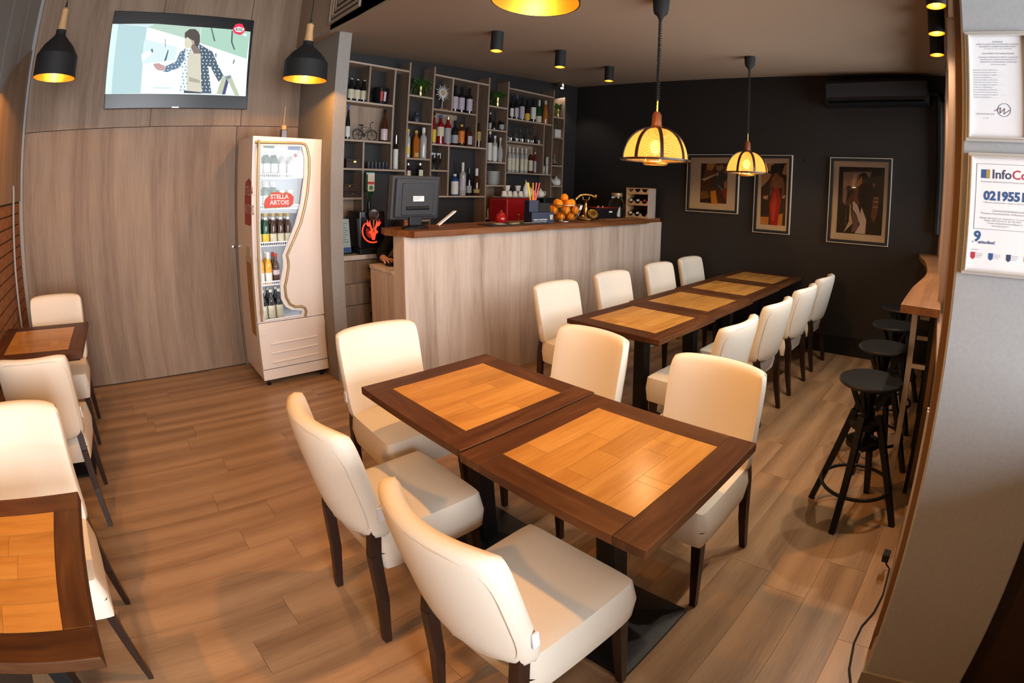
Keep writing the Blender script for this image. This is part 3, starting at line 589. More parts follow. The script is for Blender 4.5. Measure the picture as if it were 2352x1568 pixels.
def make_chair():
    t = empty('dining_chair')
    # seat: boxy upholstered block, front edge towards +y
    sb = cushion(.46, .456, .165, 9, .055, 8, 14)
    sb.xf(lambda p: Vector((p.x * (1 + .04 * p.z / .235), p.z + .022, p.y + .402)))
    sb.xf(lambda p: Vector((p.x, p.y, p.z + (.012 * (1 - (p.x / .23) ** 2) * (1 - ((p.y - .022) / .235) ** 2) if p.z > .45 else 0))))
    sb.build('seat', M['fabric'], t, smooth=50)
    # backrest: thick curved pad leaning outwards
    def bend(p):
        x, yy, zz = p.x, p.y, p.z
        k = (zz + .205) / .41
        th = 1.0 - .06 * k
        return Vector((x * (1 + .03 * k), yy * th - .226 + .062 * (x / .225) ** 2 - .075 * k - .012 * k * k, zz + .670))
    cushion(.455, .43, .088, 3.6, .065, 8, 18).xf(bend).build('backrest', M['fabric'], t, smooth=60)
    o = []
    for k in range(56):
        an = 2 * PI * k / 56; c, s_ = math.cos(an), math.sin(an)
        x = .213 * math.copysign(abs(c) ** .35, c); zz = .197 * math.copysign(abs(s_) ** .45, s_)
        o.append(bend(Vector((x, -.0325, zz))))
    MB().tube(o, .0016, 5, closed=True).build('piping', M['seam'], t, smooth=60)
    for s_ in (-1, 1):
        mb = MB(); P = [(s_ * .186, -.190, .52), (s_ * .190, -.216, .40), (s_ * .192, -.226, .20), (s_ * .195, -.258, 0)]
        for p0, p1, w0, w1 in zip(P, P[1:], (.019, .021, .019), (.021, .019, .014)):
            mb.beam(p0, p1, .017, w0, .017 if p1[2] else .014, w1)
        mb.build('leg', M['leg'], t, smooth=30)
        MB().beam((s_ * .192, .195, .34), (s_ * .196, .200, 0), .021, .021, .013, .013).build('leg', M['leg'], t, bevel=.002)
    box(.229, .234, -.190, -.168, .55, .60).build('tag', M['white_tag'], t)
    return t
chair0 = make_chair()
tag(chair0, 'x', 'chair')
_ch = [0]
def chair(x, y, rz, label, group=None):
    if _ch[0] == 0:
        o = chair0; o.location = (x, y, 0); o.rotation_euler = (0, 0, rz)
    else:
        o = dup(chair0, None, (x, y, 0), rz)
    _ch[0] += 1
    o['label'] = label
    if group: o['group'] = group
    return o
GA, GB, GC = 'chairs at the front table pair', 'chairs along the far table row', 'chairs at the left-hand tables'
EAST, NORTH, WEST, SOUTH = -PI / 2, 0, PI / 2, PI        # facing +x, +y, -x, -y
chair(.830, .888, EAST, 'cream upholstered dining chair nearest the camera, seen from behind', GA)
chair(.830, 1.60, EAST, 'cream dining chair seen from behind, second along the front table pair', GA)
chair(1.20, 2.17, SOUTH, 'cream dining chair at the fridge end of the front table pair', GA)
chair(1.70, 1.60, WEST, 'cream dining chair across the front tables, on the bar side', GA)
chair(1.70, .885, WEST, 'cream dining chair across the nearest table, beside the walkway to the stools', GA)
for x, l in ((2.76, 'cream dining chair on the bar side of the far row, nearest the fridge'), (3.46, 'cream dining chair on the bar side of the far row, second from the near end'), (4.22, 'cream dining chair on the bar side of the far row, third from the near end'), (4.86, 'cream dining chair on the bar side of the far row, next to the black wall')):
    chair(x, 2.42 + .02 * (x - 2.7), SOUTH, l, GB)
for x, l in ((2.70, 'cream dining chair on the stool side of the far row, nearest the camera'), (3.375, 'cream dining chair on the stool side of the far row, second from the camera'), (4.05, 'cream dining chair on the stool side of the far row, third from the camera'), (4.71, 'cream dining chair on the stool side of the far row, next to the black wall')):
    chair(x, 1.385 + .02 * (x - 2.7), NORTH, l, GB)
chair(-.63, 3.95, SOUTH, 'cream dining chair behind the far left table, against the panelled wall', GC)
chair(-.60, 2.99, NORTH, 'cream dining chair seen from behind, pushed up to the far left table', GC)
chair(-.59, 1.83, SOUTH, 'cream dining chair facing the camera behind the near left table', GC)

# ================================================================ tables: dark frame boards round a light plank inlay on a black pedestal
def make_table(w, d, mx, my, seed):
    t = empty('dining_table')
    z0, z1 = .728, .760
    hx, hy = w / 2, d / 2
    g = .0006
    for s_ in (-1, 1):
        MB().prism([(-hx, s_ * hy), (hx, s_ * hy), (hx, s_ * (hy - my) + s_ * g), (-hx, s_ * (hy - my) + s_ * g)], 'xy', z0, z1).build('border_board', M['dark_wood'], t, bevel=.0025)
        MB().prism([(s_ * hx, -hy + my), (s_ * hx, hy - my), (s_ * (hx - mx) + s_ * g, hy - my), (s_ * (hx - mx) + s_ * g, -hy + my)], 'xy', z0, z1).build('border_board', M['dark_wood_y'], t, bevel=.0025)
    rr = random.Random(seed); n = 5
    wy = (d - 2 * my) / n
    for i in range(n):
        y0 = -hy + my + i * wy
        cuts = [-hx + mx] + sorted(rr.uniform(-hx + mx + .06, hx - mx - .06) for _ in range(rr.choice((1, 1, 2)))) + [hx - mx]
        for a_, b_ in zip(cuts, cuts[1:]):
            box(a_ + g, b_ - g, y0 + g, y0 + wy - g, z0 + .004, z1 - .0004).build('inlay_board', M['light_wood'], t)
    box(-hx + .02, hx - .02, -hy + .02, hy - .02, z0 - .012, z0 + .003).build('underside', M['leather_dark'], t)
    box(-.040, .040, -.040, .040, .03, z0 - .012).build('column', M['black'], t, bevel=.004)
    box(-.15, .15, -.15, .15, z0 - .02, z0 - .012).build('mounting_plate', M['black'], t)
    mb = MB(); q = .207
    A = mb.ring([(i * q, j * q, 0) for i, j in ((-1, -1), (1, -1), (1, 1), (-1, 1))]); B = mb.ring([(i * q, j * q, .014) for i, j in ((-1, -1), (1, -1), (1, 1), (-1, 1))])
    C_ = mb.ring([(i * .19, j * .19, .018) for i, j in ((-1, -1), (1, -1), (1, 1), (-1, 1))]); D_ = mb.ring([(i * .05, j * .05, .05) for i, j in ((-1, -1), (1, -1), (1, 1), (-1, 1))])
    mb.bridge(A, B); mb.bridge(B, C_); mb.bridge(C_, D_); mb.face(A[::-1]); mb.face(D_)
    mb.build('base', M['black'], t)
    return t
tA = make_table(.6766, .7223, .0975, .1023, 1)
tB = make_table(.6766, .7223, .0975, .1023, 5)
tC = make_table(.700, .7197, .108, .1003, 9)
tA.location = (1.2477, 1.6289, 0); tA.rotation_euler.z = R(.73)
tag(tA, 'front dining table with light inlay, the one towards the fridge', 'table', 'front table pair')
tB.location = (1.2437, .8959, 0); tB.rotation_euler.z = R(.73)
tag(tB, 'nearest dining table with light wood inlay and the bright lamp reflection', 'table', 'front table pair')
row4 = [(2.740, 1.8391, 'far row dining table at the near end, closest to the camera'), (3.442, 1.8606, 'second dining table of the far row from the camera'), (4.144, 1.8853, 'third dining table of the far row from the camera'), (4.846, 1.9003, 'last dining table of the far row, against the black wall')]
for i, (x, y, l) in enumerate(row4):
    o = tC if i == 0 else dup(tC)
    o.location = (x, y, 0); o.rotation_euler.z = R((.3, .3, .2, 0)[i])
    tag(o, l, 'table', 'far table row')
tG = dup(tA, None, (-.6366, 1.2843, 0), 0); tag(tG, 'orange-lit dining table cut off by the left edge, nearest the camera', 'table', 'left-hand tables')
tH = dup(tB, None, (-.6749, 3.5217, 0), 0); tag(tH, 'orange-lit dining table at far left before the panelled wall', 'table', 'left-hand tables')

# ================================================================ bar stools and the live-edge bar table
def make_stool():
    t = empty('bar_stool')
    MB().lathe([(.148, .732), (.155, .738), (.155, .746), (.150, .752), (.02, .7535)], 36).build('seat', M['black'], t, smooth=40)
    MB().lathe([(.028, .545), (.028, .70), (.075, .715), (.075, .732)], 20).build('post', M['black'], t, smooth=30)
    MB().lathe([(.045, .50), (.078, .505), (.078, .535), (.045, .545)], 24).build('hub', M['black'], t, smooth=30)
    MB().lathe([(.060, .40), (.085, .405), (.085, .43), (.060, .435)], 24).build('lower_disc', M['black'], t, smooth=30)
    MB().lathe([(.013, .36), (.013, .50)], 12).build('threaded_rod', M['steel'], t, smooth=40)
    for k in range(4):
        an = PI / 4 + k * PI / 2; c, s_ = math.cos(an), math.sin(an)
        MB().beam((.062 * c, .062 * s_, .575), (.232 * c, .232 * s_, 0), .0165, .0165, .014, .014, side=(-s_, c, 0)).build('leg', M['black'], t, bevel=.002)
        MB().beam((.105 * c, .105 * s_, .725), (.045 * c, .045 * s_, .60), .008, .012, side=(-s_, c, 0)).build('brace', M['black'], t)
    MB().tube([(.178 * math.cos(2 * PI * i / 40), .178 * math.sin(2 * PI * i / 40), .185) for i in range(40)], .0095, 8, closed=True).build('foot_ring', M['black'], t, smooth=60)
    return t
st0 = make_stool()
for i, (x, y, a_, l) in enumerate(((2.49, .315, 36, 'black round bar stool nearest the camera'), (3.10, .345, 30, 'black round bar stool second from the camera'), (3.70, .37, 12, 'black round bar stool third from the camera'), (4.32, .40, 25, 'black round bar stool farthest along the bar table, by the black wall'))):
    o = st0 if i == 0 else dup(st0)
    o.location = (x, y, 0); o.rotation_euler.z = R(a_)
    tag(o, l, 'stool', 'bar stools at the window table')

bt = thing('bar_table', 'high bar table with a wavy live-edge wooden top along the window', 'table', (2.545, .03, 0))
edge = [(2.567, .226), (2.80, .228), (3.099, .226), (3.35, .212), (3.599, .196), (3.80, .195), (3.965, .200), (4.25, .228), (4.537, .262), (4.80, .315), (5.00, .350), (5.19, .365)]
out = [(2.545, .036), (5.19, .182)][::-1]
pl = [(x - 2.545, y - .03) for x, y in edge + out]
MB().prism(pl, 'xy', 1.078, 1.120).build('top', M['bar_wood'], bt, bevel=.004)
for x0 in (.255, .86, 1.46, 2.35):
    yb = .055 * x0 + .012
    box(x0, x0 + .03, yb, yb + .03, 0, 1.078).build('leg', M['black'], bt)
    if x0 < .3: box(x0, x0 + .03, yb + .10, yb + .13, 0, 1.078).build('leg', M['steel'], bt)
    box(x0, x0 + .03, yb + .03, yb + .10, .74, .765).build('crossbar', M['steel'], bt)

cb = MB().tube([(2.06, .055, .10), (2.10, .05, .03), (2.104, .03, .006), (1.918, .02, .005), (1.80, .03, .005), (1.705, .055, .005), (1.602, .058, .005), (1.467, .035, .005), (1.38, .0, .005), (1.30, -.10, .005)], .0042, 6).build('power_cable', M['rubber'], smooth=60)
tag(cb, 'black power cable lying on the floor beside the white pier', 'cable')
tag(box(2.035, 2.085, .042, .072, .085, .125).build('cable_plug', M['rubber'], bevel=.004), 'small black plug at the top end of the floor cable', 'plug')

# ================================================================ lamps
def black_pendant(name, x, y, zr, label, D=.33, energy=34, top=3.45, col=WARM):
    t = thing(name, label, 'lamp', (x, y, zr), group='black pendant lamps')
    r = D / 2; k = D / .27
    prof = [(r, 0), (r * .99, .045 * k), (r * .98, .105 * k), (r * .70, .155 * k), (r * .30, .200 * k), (r * .24, .212 * k), (r * .24, .232 * k)]
    MB().lathe(prof, 40, cap0=False, cap1=True).build('shade', M['black_matte'], t, smooth=35)
    pin = [(r - .004, .0005), (r * .96, .045 * k), (r * .95, .10 * k), (r * .67, .148 * k), (r * .26, .190 * k), (.001, .195 * k)]
    MB().lathe(pin, 40, cap0=False, cap1=False).build('gold_lining', M['gold'], t, smooth=40)
    MB().lathe([(r * .20, .232 * k), (r * .20, .24 * k), (r * .16, .30 * k), (r * .17, .335 * k), (r * .10, .345 * k)], 20).build('wooden_neck', M['neck_wood'], t, smooth=40)
    MB().lathe([(.011, .345 * k), (.006, .375 * k)], 10).build('cord_grip', M['rubber'], t)
    MB().tube([(0, 0, .37 * k), (.002, .001, (top - zr) * .6), (0, 0, top - zr)], .0036, 6).build('cord', M['rubber'], t)
    MB().lathe([(.018, .195 * k), (.018, .12 * k)], 12).build('socket', M['brass'], t, smooth=40)
    MB().ball((0, 0, .055 * k), .034, 16, 10, (1, 1, 1.25)).build('bulb', M['bulb'], t, smooth=60)
    add_light('bulb_light', 'SPOT', (0, 0, .016), energy, col, t, size=.03, spot_size=R(166), spot_blend=.12)
    return t
black_pendant('pendant_lamp', -.57, 3.72, 2.215, 'black pendant lamp with gold lining left of the television', energy=17)
black_pendant('pendant_lamp', 1.27, 3.86, 2.340, 'black pendant lamp with gold lining between television and pale pier', energy=18)
black_pendant('pendant_lamp', 1.28, 1.35, 2.285, 'black pendant lamp with gold lining cut off by the top edge', energy=56)
black_pendant('pendant_lamp', -.64, 1.30, 2.22, 'black pendant lamp above the near left table', energy=42)

def dome_lamp(x, y, zr, label, energy=5.5):
    t = thing('dome_lamp', label, 'lamp', (x, y, zr), group='woven dome lamps')
    r, h = .186, .185
    prof = [(r * math.cos(a_) ** .86, h * math.sin(a_)) for a_ in [PI / 2 * k / 12 * .90 for k in range(13)]]
    n = 8
    for k in range(n):                                   # eight woven panels
        mb = MB(); rows = []
        for rr, zz in prof:
            rows.append(mb.ring([(rr * math.cos(2 * PI * (k + j / 5) / n), rr * math.sin(2 * PI * (k + j / 5) / n), zz) for j in range(6)]))
        for p, q in zip(rows, rows[1:]):
            for j in range(5): mb.face((p[j], p[j + 1], q[j + 1], q[j]))
        mb.build('woven_panel', M['weave'], t, smooth=60)
        an = 2 * PI * k / n
        mb = MB(); rows = []
        for rr, zz in prof:
            wv = min(.0095, rr * .30)
            for dr in (0,):
                c, s_ = math.cos(an), math.sin(an)
                rows.append(mb.ring([((rr + d0) * c - w_ * s_, (rr + d0) * s_ + w_ * c, zz + (d0 if zz > .1 else 0)) for w_, d0 in ((-wv, .001), (wv, .001), (wv, .006), (-wv, .006))]))
        for p, q in zip(rows, rows[1:]): mb.bridge(p, q)
        mb.face(rows[0][::-1]); mb.face(rows[-1])
        mb.build('rib', M['leg'], t, smooth=40)
    MB().lathe([(r - .004, -.007), (r + .018, -.006), (r + .018, .004), (r - .004, .006)], 48, cap0=False, cap1=False).build('rim', M['leg'], t, smooth=40)
    MB().lathe([(.045, h * .985), (.036, h + .010), (.030, h + .014), (.027, h + .075), (.015, h + .095)], 24).build('wooden_cap', M['lamp_wood'], t, smooth=40)
    MB().tube([(.062 * math.cos(2 * PI * i / 32), .062 * math.sin(2 * PI * i / 32), -.020) for i in range(32)], .010, 8, closed=True).build('lower_ring', M['gold'], t, smooth=60)
    for k in range(3):
        an = 2 * PI * k / 3
        MB().tube([(.062 * math.cos(an), .062 * math.sin(an), -.02), (.05 * math.cos(an), .05 * math.sin(an), .05), (.02 * math.cos(an), .02 * math.sin(an), .17)], .0025, 5).build('hanger', M['brass'], t)
    top = cz(x, y) - zr
    MB().tube([(0, 0, h + .09), (0, 0, h + .16)], .006, 8).build('stem', M['brass'], t)
    pts = [(.009 * math.cos(i * 1.05), .009 * math.sin(i * 1.05), h + .16 + (top - .11 - h - .16) * i / 200) for i in range(201)]
    MB().tube(pts, .0042, 5).build('coiled_cord', M['rubber'], t, smooth=60)
    MB().tube([(0, 0, h + .16), (0, 0, top - .09)], .0022, 5).build('wire', M['brass'], t)
    MB().lathe([(.010, top - .125), (.022, top - .10), (.040, top - .085), (.046, top - .06), (.050, top - .002)], 24).build('ceiling_cup', M['rubber'], t, smooth=40)
    MB().ball((0, 0, .075), .034, 16, 10, (1, 1, 1.2)).build('bulb', M['bulb'], t, smooth=60)
    add_light('bulb_light', 'POINT', (0, 0, .010), energy, (1.0, .68, .34), t, size=.035)
    return t
dome_lamp(2.48, 1.61, 1.782, 'woven dome lamp over the near end of the far table row')
dome_lamp(4.17, 1.785, 1.793, 'woven dome lamp before the framed pictures, over the far tables')

def spot(x, y, label, on=9, col=(1.0, .62, .28)):
    z = cz(x, y) - .155
    t = thing('ceiling_spot', label, 'lamp', (x, y, z), group='black ceiling spots')
    MB().lathe([(.048, 0), (.048, .152)], 28, cap0=False).build('housing', M['black_matte'], t, smooth=40)
    MB().lathe([(.046, .002), (.044, .05), (.001, .06)], 28, cap0=False, cap1=False).build('gold_reflector', M['gold'], t, smooth=50)
    MB().ball((0, 0, .040), .018, 12, 8).build('bulb', M['bulb'], t, smooth=60)
    add_light('spot_light', 'SPOT', (0, 0, .010), on, col, t, size=.02, spot_size=R(105), spot_blend=.6)
spot(2.477, 3.124, 'black cylinder ceiling spot above the monitor end of the bar')
spot(3.272, 3.223, 'black cylinder ceiling spot, middle of the three over the bar')
spot(4.128, 3.356, 'black cylinder ceiling spot over the far end of the bar')
spot(3.584, .165, 'black cylinder ceiling spot near the side window, farthest one', 38, (1.0, .84, .66))
spot(3.03, .132, 'black cylinder ceiling spot near the side window, middle one', 38, (1.0, .84, .66))
spot(2.52, .10, 'black cylinder ceiling spot near the side window, cut by the top edge', 38, (1.0, .84, .66))
cs = thing('shelf_spot', 'small bright spotlight on the ceiling above the shelf plant in the corner', 'lamp', (4.72, 4.63, 2.90))
MB().lathe([(.030, -.012), (.038, .0), (.038, .064)], 20, cap1=True).build('housing', M['chrome'], cs, smooth=40)
MB().ball((0, 0, -.014), .020, 12, 8, (1, 1, .5)).build('bulb', M['bulb_cool'], cs, smooth=60)
add_light('spot_light', 'SPOT', (0, 0, -.035), 6, (1.0, .92, .8), cs, size=.02, spot_size=R(120), spot_blend=.5)
# ================================================================ bar: shelves, counter, desk, drawers
YF = 4.60
su = thing('shelf_unit', 'tall open oak shelving with staggered compartments behind the bar', 'shelf', (1.69, YF, 0))
T_ = .018
def kx(x): return CAM.x + (x - CAM.x) * (YF - CAM.y) / (4.5 - CAM.y)     # plan measured on y = 4.5, built on the shelf front
def kz(z): return CAM.z + (z - CAM.z) * (YF - CAM.y) / (4.5 - CAM.y)
D_ = YS - YF
def upright(x, z0, z1):
    x = kx(x); box(x - T_ / 2 - 1.69, x + T_ / 2 - 1.69, 0, D_, kz(z0), kz(z1)).build('upright', M['shelf'], su, bevel=.001)
def shelf(x0, x1, z):
    box(kx(x0) + T_ / 2 - 1.69, kx(x1) - T_ / 2 - 1.69, .001, D_, kz(z) - T_ / 2, kz(z) + T_ / 2).build('shelf_board', M['shelf_h'], su, bevel=.001)
def backp(x0, x1, z0, z1):
    box(kx(x0) - 1.69, kx(x1) - 1.69, D_ - .012, D_ - .002, kz(z0), kz(z1)).build('back_panel', M['shelf'], su)
ZB = .985
PX = dict(p0=1.655, a=2.083, b=2.342, c=2.058, p1=2.497, p2=2.775, d=3.0, e=3.318, f=2.984, p3=3.466, p4=3.74, g=4.316, p5=4.458, p6=4.655)
for p, zt in (('p1', 2.77), ('p2', 2.775), ('p3', 2.78), ('p4', 2.783), ('p5', 2.80), ('p6', 2.74)): upright(PX[p], 1.001, zt)
upright(PX['p0'], 1.001, 2.66)
upright(PX['a'], 2.33, 2.665); upright(PX['b'], 1.735, 2.67); upright(PX['c'], 1.001, 1.967)
upright(PX['d'], 2.352, 2.69); upright(PX['e'], 2.0, 2.69); upright(PX['f'], 1.48, 1.99); upright(PX['g'], 1.755, 2.365)
for x0, x1, z in (('p0', 'p1', 2.678), ('p0', 'b', 2.325), ('p0', 'b', 1.978), ('p0', 'p1', 1.723), ('p0', 'c', 1.461),
                  ('p1', 'p2', 2.452), ('p1', 'p2', 2.192), ('p1', 'p2', 1.842), ('p1', 'p2', 1.595), ('p1', 'p2', 1.24),
                  ('p2', 'p3', 2.695), ('p2', 'e', 2.348), ('p2', 'p3', 1.998), ('p2', 'f', 1.737), ('p2', 'p3', 1.478),
                  ('p3', 'p4', 2.47), ('p3', 'p4', 2.21), ('p3', 'p4', 1.855), ('p3', 'p4', 1.599), ('p3', 'p4', 1.238),
                  ('p4', 'p5', 2.708), ('p4', 'p5', 2.363), ('p4', 'g', 2.105), ('p4', 'p5', 1.75),
                  ('p5', 'p6', 2.47), ('p5', 'p6', 2.215), ('p5', 'p6', 1.866), ('p5', 'p6', 1.612), ('p5', 'p6', 1.24)):
    shelf(PX[x0], PX[x1], z)
backp(PX['p0'], PX['b'], 1.98, 2.325); backp(PX['p0'], PX['c'], 1.001, 1.46); backp(PX['p2'], 3.19, 2.0, 2.348); backp(PX['p3'], PX['p4'], 1.24, 1.6); backp(PX['p4'], PX['g'], 1.755, 2.105); backp(PX['p5'], PX['p6'], 1.24, 2.74)

# drawer cabinet along the bar wall
dc = thing('drawer_cabinet', 'oak drawer cabinet behind the bar with grey handles', 'cabinet', (1.69, 4.28, 0))
box(0, 3.42, .02, .50, .06, .945).build('body', M['panel'], dc)
box(-.01, 3.44, -.015, .515, .945, ZB).build('worktop', M['panel_light'], dc, bevel=.003)
box(.02, 3.40, .05, .48, 0, .06).build('plinth', M['leather_dark'], dc)
for i in range(4):
    x0 = .005 + i * .85
    for z0, z1 in ((.745, .935), (.555, .735), (.30, .545), (.07, .29)):
        dr = box(x0, x0 + .84, 0, .02, z0, z1).build('drawer', M['panel'], dc, bevel=.0015)
        hd = box(x0 + .30, x0 + .365, -.022, 0, (z0 + z1) / 2 + .02, (z0 + z1) / 2 + .048).build('handle', M['steel'], dr, bevel=.003)

# bar counter: panelled front, end panels, walnut top; lower work desk behind
BX0, BY0 = 1.862, 3.334
bc = thing('bar_counter', 'oak-panelled bar counter with vertical grain', 'counter', (BX0, BY0, 0))
for x0, x1 in ((0, 1.11), (1.11, 2.22), (2.22, XB - BX0)):
    box(x0 + .0006, x1 - .0006, 0, .022, 0, 1.222).build('front_panel', M['panel_light'], bc, bevel=.001)
box(0, .022, .022, .17, 0, 1.222).build('end_panel', M['panel_light'], bc, bevel=.001)
box(.022, XB - BX0, .15, .17, 0, 1.222).build('rear_panel', M['panel'], bc)
ct = thing('countertop', 'dark walnut countertop slab with a natural edge on the bar', 'countertop', (BX0, BY0, 1.222))
rc = random.Random(11)
fe = [(.03, -.10)]
for i in range(1, 26):
    x = .03 + i * .118
    fe.append((x, -.085 - .012 * math.sin(i * .9) - .010 * rc.random() + (.0 if x < 2.5 else (x - 2.5) * .055)))
fe += [(3.02, -.045), (3.10, .02), (XB - BX0 - .002, .02)]
pl = fe + [(XB - BX0 - .002, .50), (1.0, .46), (-.02, .33), (-.055, .20)]
MB().prism(pl, 'xy', 0, .046).build('slab', M['counter'], ct, bevel=.005)
dk = thing('work_desk', 'low oak work desk at the end of the bar with the computer mouse', 'desk', (BX0, BY0 + .172, 0))
box(-.004, 1.3, .002, .42, .925, .955).build('top', M['panel_light'], dk, bevel=.002)
box(0, .02, .004, .41, 0, .925).build('end_panel', M['panel_light'], dk, bevel=.001)
box(1.27, 1.29, .004, .41, 0, .925).build('end_panel', M['panel_light'], dk)

# ================================================================ bottles and glassware
PROF = dict(
 wine=[(.92, 0), (1, .03), (1, .56), (.86, .66), (.40, .76), (.36, .80), (.34, .97), (.38, .975), (.38, 1)],
 bordeaux=[(.92, 0), (1, .03), (1, .62), (.90, .68), (.42, .74), (.36, .78), (.35, .96), (.40, .965), (.40, 1)],
 hock=[(.92, 0), (1, .03), (1, .42), (.86, .55), (.55, .70), (.40, .82), (.36, .97), (.40, .975), (.40, 1)],
 beer=[(.92, 0), (1, .03), (1, .58), (.88, .66), (.50, .77), (.42, .85), (.40, .97), (.46, .975), (.46, 1)],
 champ=[(.92, 0), (1, .03), (1, .45), (.90, .56), (.48, .74), (.40, .84), (.40, .95), (.46, .96), (.46, 1)],
 spirit=[(.94, 0), (1, .03), (1, .64), (.92, .70), (.48, .77), (.42, .80), (.40, .90), (.44, .905), (.44, 1)],
 squat=[(.94, 0), (1, .05), (1, .62), (.80, .74), (.40, .80), (.38, .90), (.46, .905), (.46, 1)],
 gin=[(.96, 0), (1, .02), (.94, .72), (.80, .79), (.40, .83), (.36, .90), (.42, .905), (.42, 1)],
 brandy=[(.70, 0), (.80, .05), (1, .32), (.88, .52), (.50, .64), (.32, .74), (.30, .95), (.34, .96), (.34, 1)],
 syrup=[(.92, 0), (1, .03), (1, .66), (.86, .72), (.46, .78), (.36, .83), (.34, .96), (.40, .965), (.40, 1)],
 jar=[(.92, 0), (1, .06), (1, .68), (.82, .80), (.80, .86), (.84, .865), (.84, 1)],
 can=[(.92, 0), (1, .04), (1, .94), (.9, 1)],
)
_cache = {}
def bmesh_for(shape, Rr, H, n=16):
    k = (shape, round(Rr, 4), round(H, 3))
    if k not in _cache:
        sq = shape in ('square',)
        pr = PROF['squat' if sq else shape]
        mb = MB().lathe([(r * Rr, z * H) for r, z in pr], 4 if sq else n)
        if sq: mb.xf(lambda p: Vector(((p.x - p.y) * .8, (p.x + p.y) * .45, p.z)))
        _cache[k] = mb
    return _cache[k]
def bottle(x, y, z, H, Rr, shape, glass, lab=None, band=(.15, .5), cap=None, label='', group=None, name='bottle', capz=.90, neck=None, emb=None):
    sq = shape == 'square'
    o = bmesh_for(shape, Rr, H).build(name, M[glass], None, (x, y, z), smooth=35)
    tag(o, label, 'bottle', group)
    pr = PROF['squat' if sq else shape]
    if lab:
        if sq:
            hx, hy = Rr * .8 * 1.0, Rr * .45
            box(-hx * .72, hx * .72, -hy * 1.43, -hy * 1.40, band[0] * H, band[1] * H).build('label', M[lab], o)
        else:
            MB().lathe([(Rr * 1.012, band[0] * H), (Rr * 1.012, band[1] * H)], 18, cap0=False, cap1=False).build('label', M[lab], o, smooth=60)
            if emb:
                w_ = Rr * .5; zc = (band[0] * .45 + band[1] * .55) * H
                an0 = math.atan2(CAM.y - y, CAM.x - x)
                mb = MB()
                for r0, r1 in ((1.016, 1.022),):
                    pts = [(Rr * r1 * math.cos(an0 + q * .5), Rr * r1 * math.sin(an0 + q * .5), zc + w_ * p) for q, p in ((-1, -.35), (1, -.35), (1, .35), (-1, .35))]
                    mb.face(mb.ring(pts))
                mb.build('emblem', M[emb], o, fix=False)
    if neck:
        r0 = max(r for r, zz in pr if zz >= .82) * Rr
        MB().lathe([(r0 * 1.06, .80 * H), (r0 * 1.02, .89 * H)], 14, cap0=False, cap1=False).build('neck_label', M[neck], o, smooth=60)
    if cap:
        rc_ = pr[-1][0] * Rr * 1.08 * (.9 if sq else 1)
        MB().lathe([(rc_, capz * H), (rc_, H * 1.004)], 14).build('cap', M[cap], o, smooth=40)
    return o
YM = 4.68
def sz(z): return kz(z) + T_ / 2 + .0005
Z = dict(a1=sz(2.325), a2=sz(1.978), a3=sz(1.723), a4=sz(1.461), g1=sz(2.452), g2=sz(2.192), g3=sz(1.842), g4=sz(1.595),
         b1=sz(2.348), b2=sz(1.998), b3=sz(1.737), b4=sz(1.478), h1=sz(2.47), h2=sz(2.21), h3=sz(1.855), h4=sz(1.599), h5=sz(1.238),
         c1=sz(2.363), c2=sz(2.105), c3=sz(1.75), e1=sz(2.47), e2=sz(2.215), e3=sz(1.866), e4=sz(1.612))
def on_shelf(x, zk, H, W, shape, glass, **kw):
    ang = math.atan2(x - CAM.x, YM - CAM.y)
    return bottle(x, kw.pop('y', YM), Z[zk], H, W * math.cos(ang) / 2, shape, glass, **kw)
# left module
for x, w in ((1.979, 'behind the pale pier edge'), (2.041, 'in the middle'), (2.109, 'next to the divider')):
    on_shelf(x, 'a1', .212, .068, 'beer', 'dark_glass', lab='lab_cream', band=(.12, .52), cap='foil', capz=.955, label='small dark beer bottle on the top left shelf, ' + w, group='three beer bottles on the top left shelf', emb='lab_black')
on_shelf(1.967, 'a2', .32, .05, 'hock', 'dark_glass', lab='lab_white', band=(.08, .38), cap='lab_blue', label='slim wine bottle with blue neck left of the model bicycle')
on_shelf(2.344, 'a2', .312, .078, 'hock', 'brown_glass', lab='lab_pink', band=(.06, .40), label='tall brown wine bottle with pale label right of the model bicycle', cap='black_gloss')
on_shelf(2.477, 'a3', .335, .058, 'wine', 'dark_glass', lab='lab_white', band=(.02, .60), cap='chrome', capz=.70, label='tall bottle speckled white in the narrow slot of the left shelves')
# gap one
on_shelf(2.612, 'g3', .285, .055, 'spirit', 'cloudy', lab='lab_yellow', band=(.12, .40), cap='lab_yellow', label='clear bottle with yellow label beside the whisky bottle')
on_shelf(2.700, 'g3', .28, .09, 'square', 'amber', lab='lab_gold', band=(.06, .20), cap='lab_gold', label='square amber whisky bottle with gold cap in the first narrow column')
on_shelf(2.785, 'g3', .315, .088, 'spirit', 'cloudy', cap='lab_white', label='clear carved vodka bottle with white cap in the first narrow column', capz=.84)
on_shelf(2.622, 'g4', .20, .072, 'square', 'dark_glass', lab='lab_cream', band=(.12, .64), cap='foil', label='dark flask with cream label, left one just above the monitor')
on_shelf(2.756, 'g4', .205, .092, 'square', 'dark_glass', lab='lab_cream', band=(.12, .68), cap='foil', label='dark flask with cream label, right one just above the monitor')
